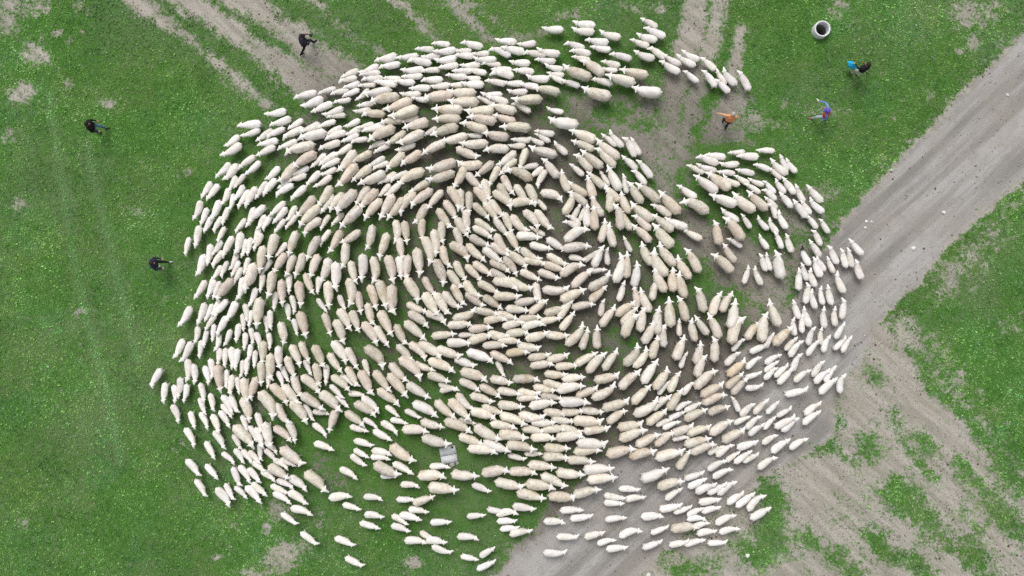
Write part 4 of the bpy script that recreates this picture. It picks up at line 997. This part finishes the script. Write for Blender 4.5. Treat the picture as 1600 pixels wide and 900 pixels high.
p4, h4 = person("person in black top and pale trousers carrying a blue bag", (1335, 117), 122, (.020, .018, .022), (.52, .52, .46), (.16, .15, .13), (.03, .02, .018), lean=5, stride=.14,
                arms={"L": ((.16, .26, 1.19), (.40, .16, 1.02)), "R": ((-.02, -.27, 1.16), (.12, -.28, .95))}, headyaw=25, headpitch=-6, girth=1.3)
p5, h5 = person("person in red vest and blue sleeves stepping out on the grass", (1279, 185), 168, (.14, .24, .52), (.45, .52, .60), (.33, .15, .11), (.05, .03, .03), lean=12, stride=.33,
                arms={"R": ((.16, -.42, 1.32), (.40, -.48, 1.20)), "L": ((-.03, .27, 1.17), (.10, .28, .96))}, sleeve=(.16, .28, .60), vest=(.62, .06, .09), cap=(.10, .08, .48))
p6, h6 = person("person in orange shirt and dark trousers holding a stick", (1131, 195), 80, (.72, .29, .13), (.022, .026, .045), SHOE, (.38, .35, .34), lean=14, stride=.16,
                arms={"L": ((.10, .40, 1.27), (.20, .56, 1.10)), "R": ((.10, -.33, 1.18), (.26, -.30, 1.02))}, sleeve=(.76, .40, .24), girth=1.1)

def box_mesh(name, sx, sy, sz, bev=.01, seg=2):
    bm = bmesh.new(); bmesh.ops.create_cube(bm, size=1)
    for v in bm.verts: v.co = Vector((v.co.x * sx, v.co.y * sy, v.co.z * sz))
    if bev: bmesh.ops.bevel(bm, geom=bm.edges[:], offset=bev, segments=seg, affect='EDGES')
    me = bpy.data.meshes.new(name); bm.to_mesh(me); bm.free(); smooth(me)
    return me

# camera in the hands of the striding person
cpos = (h1["L"] + h1["R"]) / 2 + Vector((0, 0, .05))
M_CAMB = flat_mat("camera_plastic", (.02, .02, .022), .5)
ce = bpy.data.objects.new("camera_gear", None); ce.location = cpos; ce.rotation_euler = (0, 0, math.radians(35)); C.objects.link(ce)
tag(ce, "black hand-held camera in the striding person's hands", "camera")
link("camera_body", box_mesh("camera_body", .08, .15, .10), M_CAMB, ce)
bm = bmesh.new(); cone_sphere(bm, (.04, 0, 0), (.12, 0, 0), .038, .036, 16)
lm = bpy.data.meshes.new("lens"); bm.to_mesh(lm); bm.free(); smooth(lm); link("lens", lm, M_CAMB, ce)

# blue bag hanging from a hand
def crumple(name, rx, ry, rz, seed, amp=.18, sub=3):
    bm = bmesh.new(); bmesh.ops.create_icosphere(bm, subdivisions=sub, radius=1)
    from mathutils import noise as mn
    for v in bm.verts:
        k = 1 + amp * mn.noise(v.co * 2.3 + Vector((seed, 0, 0))) * 2
        w = 1 - .55 * max(0, v.co.z) ** 1.5
        v.co = Vector((v.co.x * rx * k * w, v.co.y * ry * k * w, v.co.z * rz))
    me = bpy.data.meshes.new(name); bm.to_mesh(me); bm.free()
    return me
bagp = h4["L"]
be = bpy.data.objects.new("carrier_bag", None); be.location = bagp; C.objects.link(be); be.rotation_euler = (0, 0, 2.5)
tag(be, "bright blue crumpled bag hanging from the person's hand", "bag")
bb = link("bag_body", crumple("bag_body", .24, .15, .22, 3), flat_mat("blue_plastic", (.02, .36, .66), .35, .45, 9), be); bb.location = (0, 0, -.30)
bm = bmesh.new(); cone_sphere(bm, (0, -.02, -.12), (0, 0, .01), .03, .012, 8)
hm = bpy.data.meshes.new("handle"); bm.to_mesh(hm); bm.free(); link("handle", hm, bb.data.materials[0], be)

# pale bottle in the red-vested person's hand
bt = bpy.data.objects.new("bottle", None); bt.location = h5["R"]; bt.rotation_euler = (.2, 1.1, 2.6); C.objects.link(bt)
tag(bt, "pale green bottle in the outstretched hand of the red-vested person", "bottle")
bm = bmesh.new(); cone_sphere(bm, (0, 0, -.06), (0, 0, .09), .042, .040, 14)
me = bpy.data.meshes.new("bottle_body"); bm.to_mesh(me); bm.free(); smooth(me); link("bottle_body", me, flat_mat("pale_green_plastic", (.62, .74, .52), .35, .08), bt)
bm = bmesh.new(); cone_sphere(bm, (0, 0, .12), (0, 0, .15), .018, .018, 10)
me = bpy.data.meshes.new("bottle_cap"); bm.to_mesh(me); bm.free(); smooth(me); link("bottle_cap", me, flat_mat("white_cap", (.7, .7, .66), .4), bt)

# herding stick
a_ = h6["L"] + Vector((.02, .02, .12)); b_ = at(1115, 199, .03)
bm = bmesh.new(); prev = a_
for k in range(1, 7):
    q = a_.lerp(b_, k / 6) + Vector((random.uniform(-.012, .012), random.uniform(-.012, .012), 0)) * (k < 6)
    cone_sphere(bm, prev, q, .017 - .001 * k, .016 - .001 * k, 8); prev = q
me = bpy.data.meshes.new("herding_stick"); bm.to_mesh(me); bm.free(); smooth(me)
tag(link("herding_stick", me, flat_mat("peeled_wood", (.45, .36, .26), .8, .25, 20)), "thin wooden herding stick held by the person in orange", "stick")

# ------------------------------------------------------------------ concrete well ring
def concrete(name, lo, hi):
    t = NT(name, .9, .15)
    co = t.n("ShaderNodeTexCoord").outputs["Object"]
    a, b = t.noise(co, 7, 5, .65), t.noise(co, 40, 3)
    c = t.mix(t.ramp(a, .3, .7), lo, hi)
    c = t.mix(t.math('MULTIPLY', t.ramp(b, .5, .75), .35), c, tuple(v * .6 for v in lo))
    t.bump(t.math('ADD', a, b), .4, .01)
    return t.base(c)
M_CONC = concrete("weathered_concrete", (.58, .59, .59), (.74, .75, .74))
def lathe(prof, seg=56):
    bm = bmesh.new(); rows = []
    for r, z in prof: rows.append([bm.verts.new((r * math.cos(k * 2 * math.pi / seg), r * math.sin(k * 2 * math.pi / seg), z)) for k in range(seg)])
    for a, b in zip(rows[:-1], rows[1:]):
        for k in range(seg): bm.faces.new((a[k], a[(k + 1) % seg], b[(k + 1) % seg], b[k]))
    return bm
we = bpy.data.objects.new("well_ring", None); we.location = (WELL[0], WELL[1], 0); C.objects.link(we)
tag(we, "round concrete well ring standing open in the upper right grass", "well")
bm = lathe([(.375, -.12), (.385, .0), (.38, .37), (.368, .395), (.35, .403), (.325, .40), (.308, .385), (.303, .35), (.303, .0)])
me = bpy.data.meshes.new("ring_wall"); bm.to_mesh(me); bm.free(); smooth(me); link("ring_wall", me, M_CONC, we)
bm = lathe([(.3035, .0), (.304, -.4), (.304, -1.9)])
me = bpy.data.meshes.new("shaft_wall"); bm.to_mesh(me); bm.free(); smooth(me); link("shaft_wall", me, concrete("shaft_shade_concrete", (.20, .205, .205), (.30, .305, .30)), we)  # shaft wall coloured darker to paint in the shade inside the ring
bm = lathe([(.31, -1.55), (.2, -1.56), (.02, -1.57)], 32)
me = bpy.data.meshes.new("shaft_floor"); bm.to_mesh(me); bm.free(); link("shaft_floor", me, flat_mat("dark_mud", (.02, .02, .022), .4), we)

# ------------------------------------------------------------------ concrete cover of two slabs among the sheep
ce2 = bpy.data.objects.new("slab_cover", None); ce2.location = (slab_c.x, slab_c.y, 0); ce2.rotation_euler = (0, 0, math.radians(11)); C.objects.link(ce2)
tag(ce2, "square grey concrete cover of two slabs lying in the grass", "slab")
M_SLAB = concrete("pale_slab", (.56, .58, .60), (.68, .69, .70))
fo = link("frame", box_mesh("frame", .79, .79, .10, .012), concrete("frame_concrete", (.34, .34, .33), (.46, .46, .44)), ce2); fo.location = (0, 0, .01)
for y in (-.192, .192):
    so_ = link("slab", box_mesh("slab", .74, .362, .08, .012), M_SLAB, ce2); so_.location = (0.004 if y > 0 else -.006, y, .088 if y > 0 else .083)
bm = lathe([(.035, .0), (.05, .0), (.055, .012), (.045, .022), (.032, .02), (.03, .004)], 20)
me = bpy.data.meshes.new("lifting_hole"); bm.to_mesh(me); bm.free(); smooth(me)
lo_ = link("lifting_hole", me, flat_mat("rusted_iron", (.035, .028, .025), .7), ce2); lo_.location = (.24, .335, .126)
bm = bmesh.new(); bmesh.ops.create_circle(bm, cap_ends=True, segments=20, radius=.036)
me = bpy.data.meshes.new("hole_shade"); bm.to_mesh(me); bm.free()
hb = link("hole_shade", me, flat_mat("hole_shade_black", (.006, .006, .006), .8), lo_); hb.location = (0, 0, .006)  # black disc laid on the slab, painting the hole's dark inside

def rock(name, r, seed, flat=.6):
    bm = bmesh.new(); bmesh.ops.create_icosphere(bm, subdivisions=2, radius=r)
    from mathutils import noise as mn
    for v in bm.verts:
        n_ = v.co.normalized(); k = 1 + .45 * mn.noise(n_ * 1.7 + Vector((seed * 3.1, seed, 0)))
        v.co = v.co * k; v.co.z *= flat
    me = bpy.data.meshes.new(name); bm.to_mesh(me); bm.free()
    return me
M_PALE = concrete("pale_stone", (.55, .54, .52), (.78, .77, .75))
M_RUBBLE = concrete("rubble_concrete", (.30, .29, .27), (.45, .44, .41))
for k, (x, y, r, m_, lab) in enumerate([
        (706.5, 725.5, .13, M_RUBBLE, "broken concrete chunk below the slab cover"), (714.5, 723.5, .075, M_RUBBLE, "small broken chunk at the slab cover's lower right corner"),
        (1354, 346, .075, M_PALE, "white stone on the road, left of a close pair"), (1362, 346.5, .05, M_PALE, "small white stone on the road, right of a close pair"),
        (1352, 355.5, .06, M_PALE, "white stone on the road just below a close pair"), (1475, 332, .085, M_PALE, "white stone alone on the right half of the road"),
        (1427, 388, .10, M_PALE, "largest white stone lying on the middle of the road"), (1393, 266, .05, M_PALE, "white stone on the road's upper left side"),
        (1022, 735, .07, M_PALE, "white stone on the grey road between sheep"), (1168, 868.5, .10, M_PALE, "white scrap of stone on the patchy lower grass"),
        (1574, 148, .07, M_PALE, "white stone on the road near the upper right corner"), (1013, 898.5, .11, M_PALE, "white stone at the bottom edge beside the road")]):
    o = link("stone", rock("stone", r, k + 1), m_)
    p = at(x, y, r * .3); o.location = (p.x, p.y, r * .25); o.rotation_euler = (0, 0, k * 1.3)
    tag(o, lab, "stone", "stones lying on the ground")
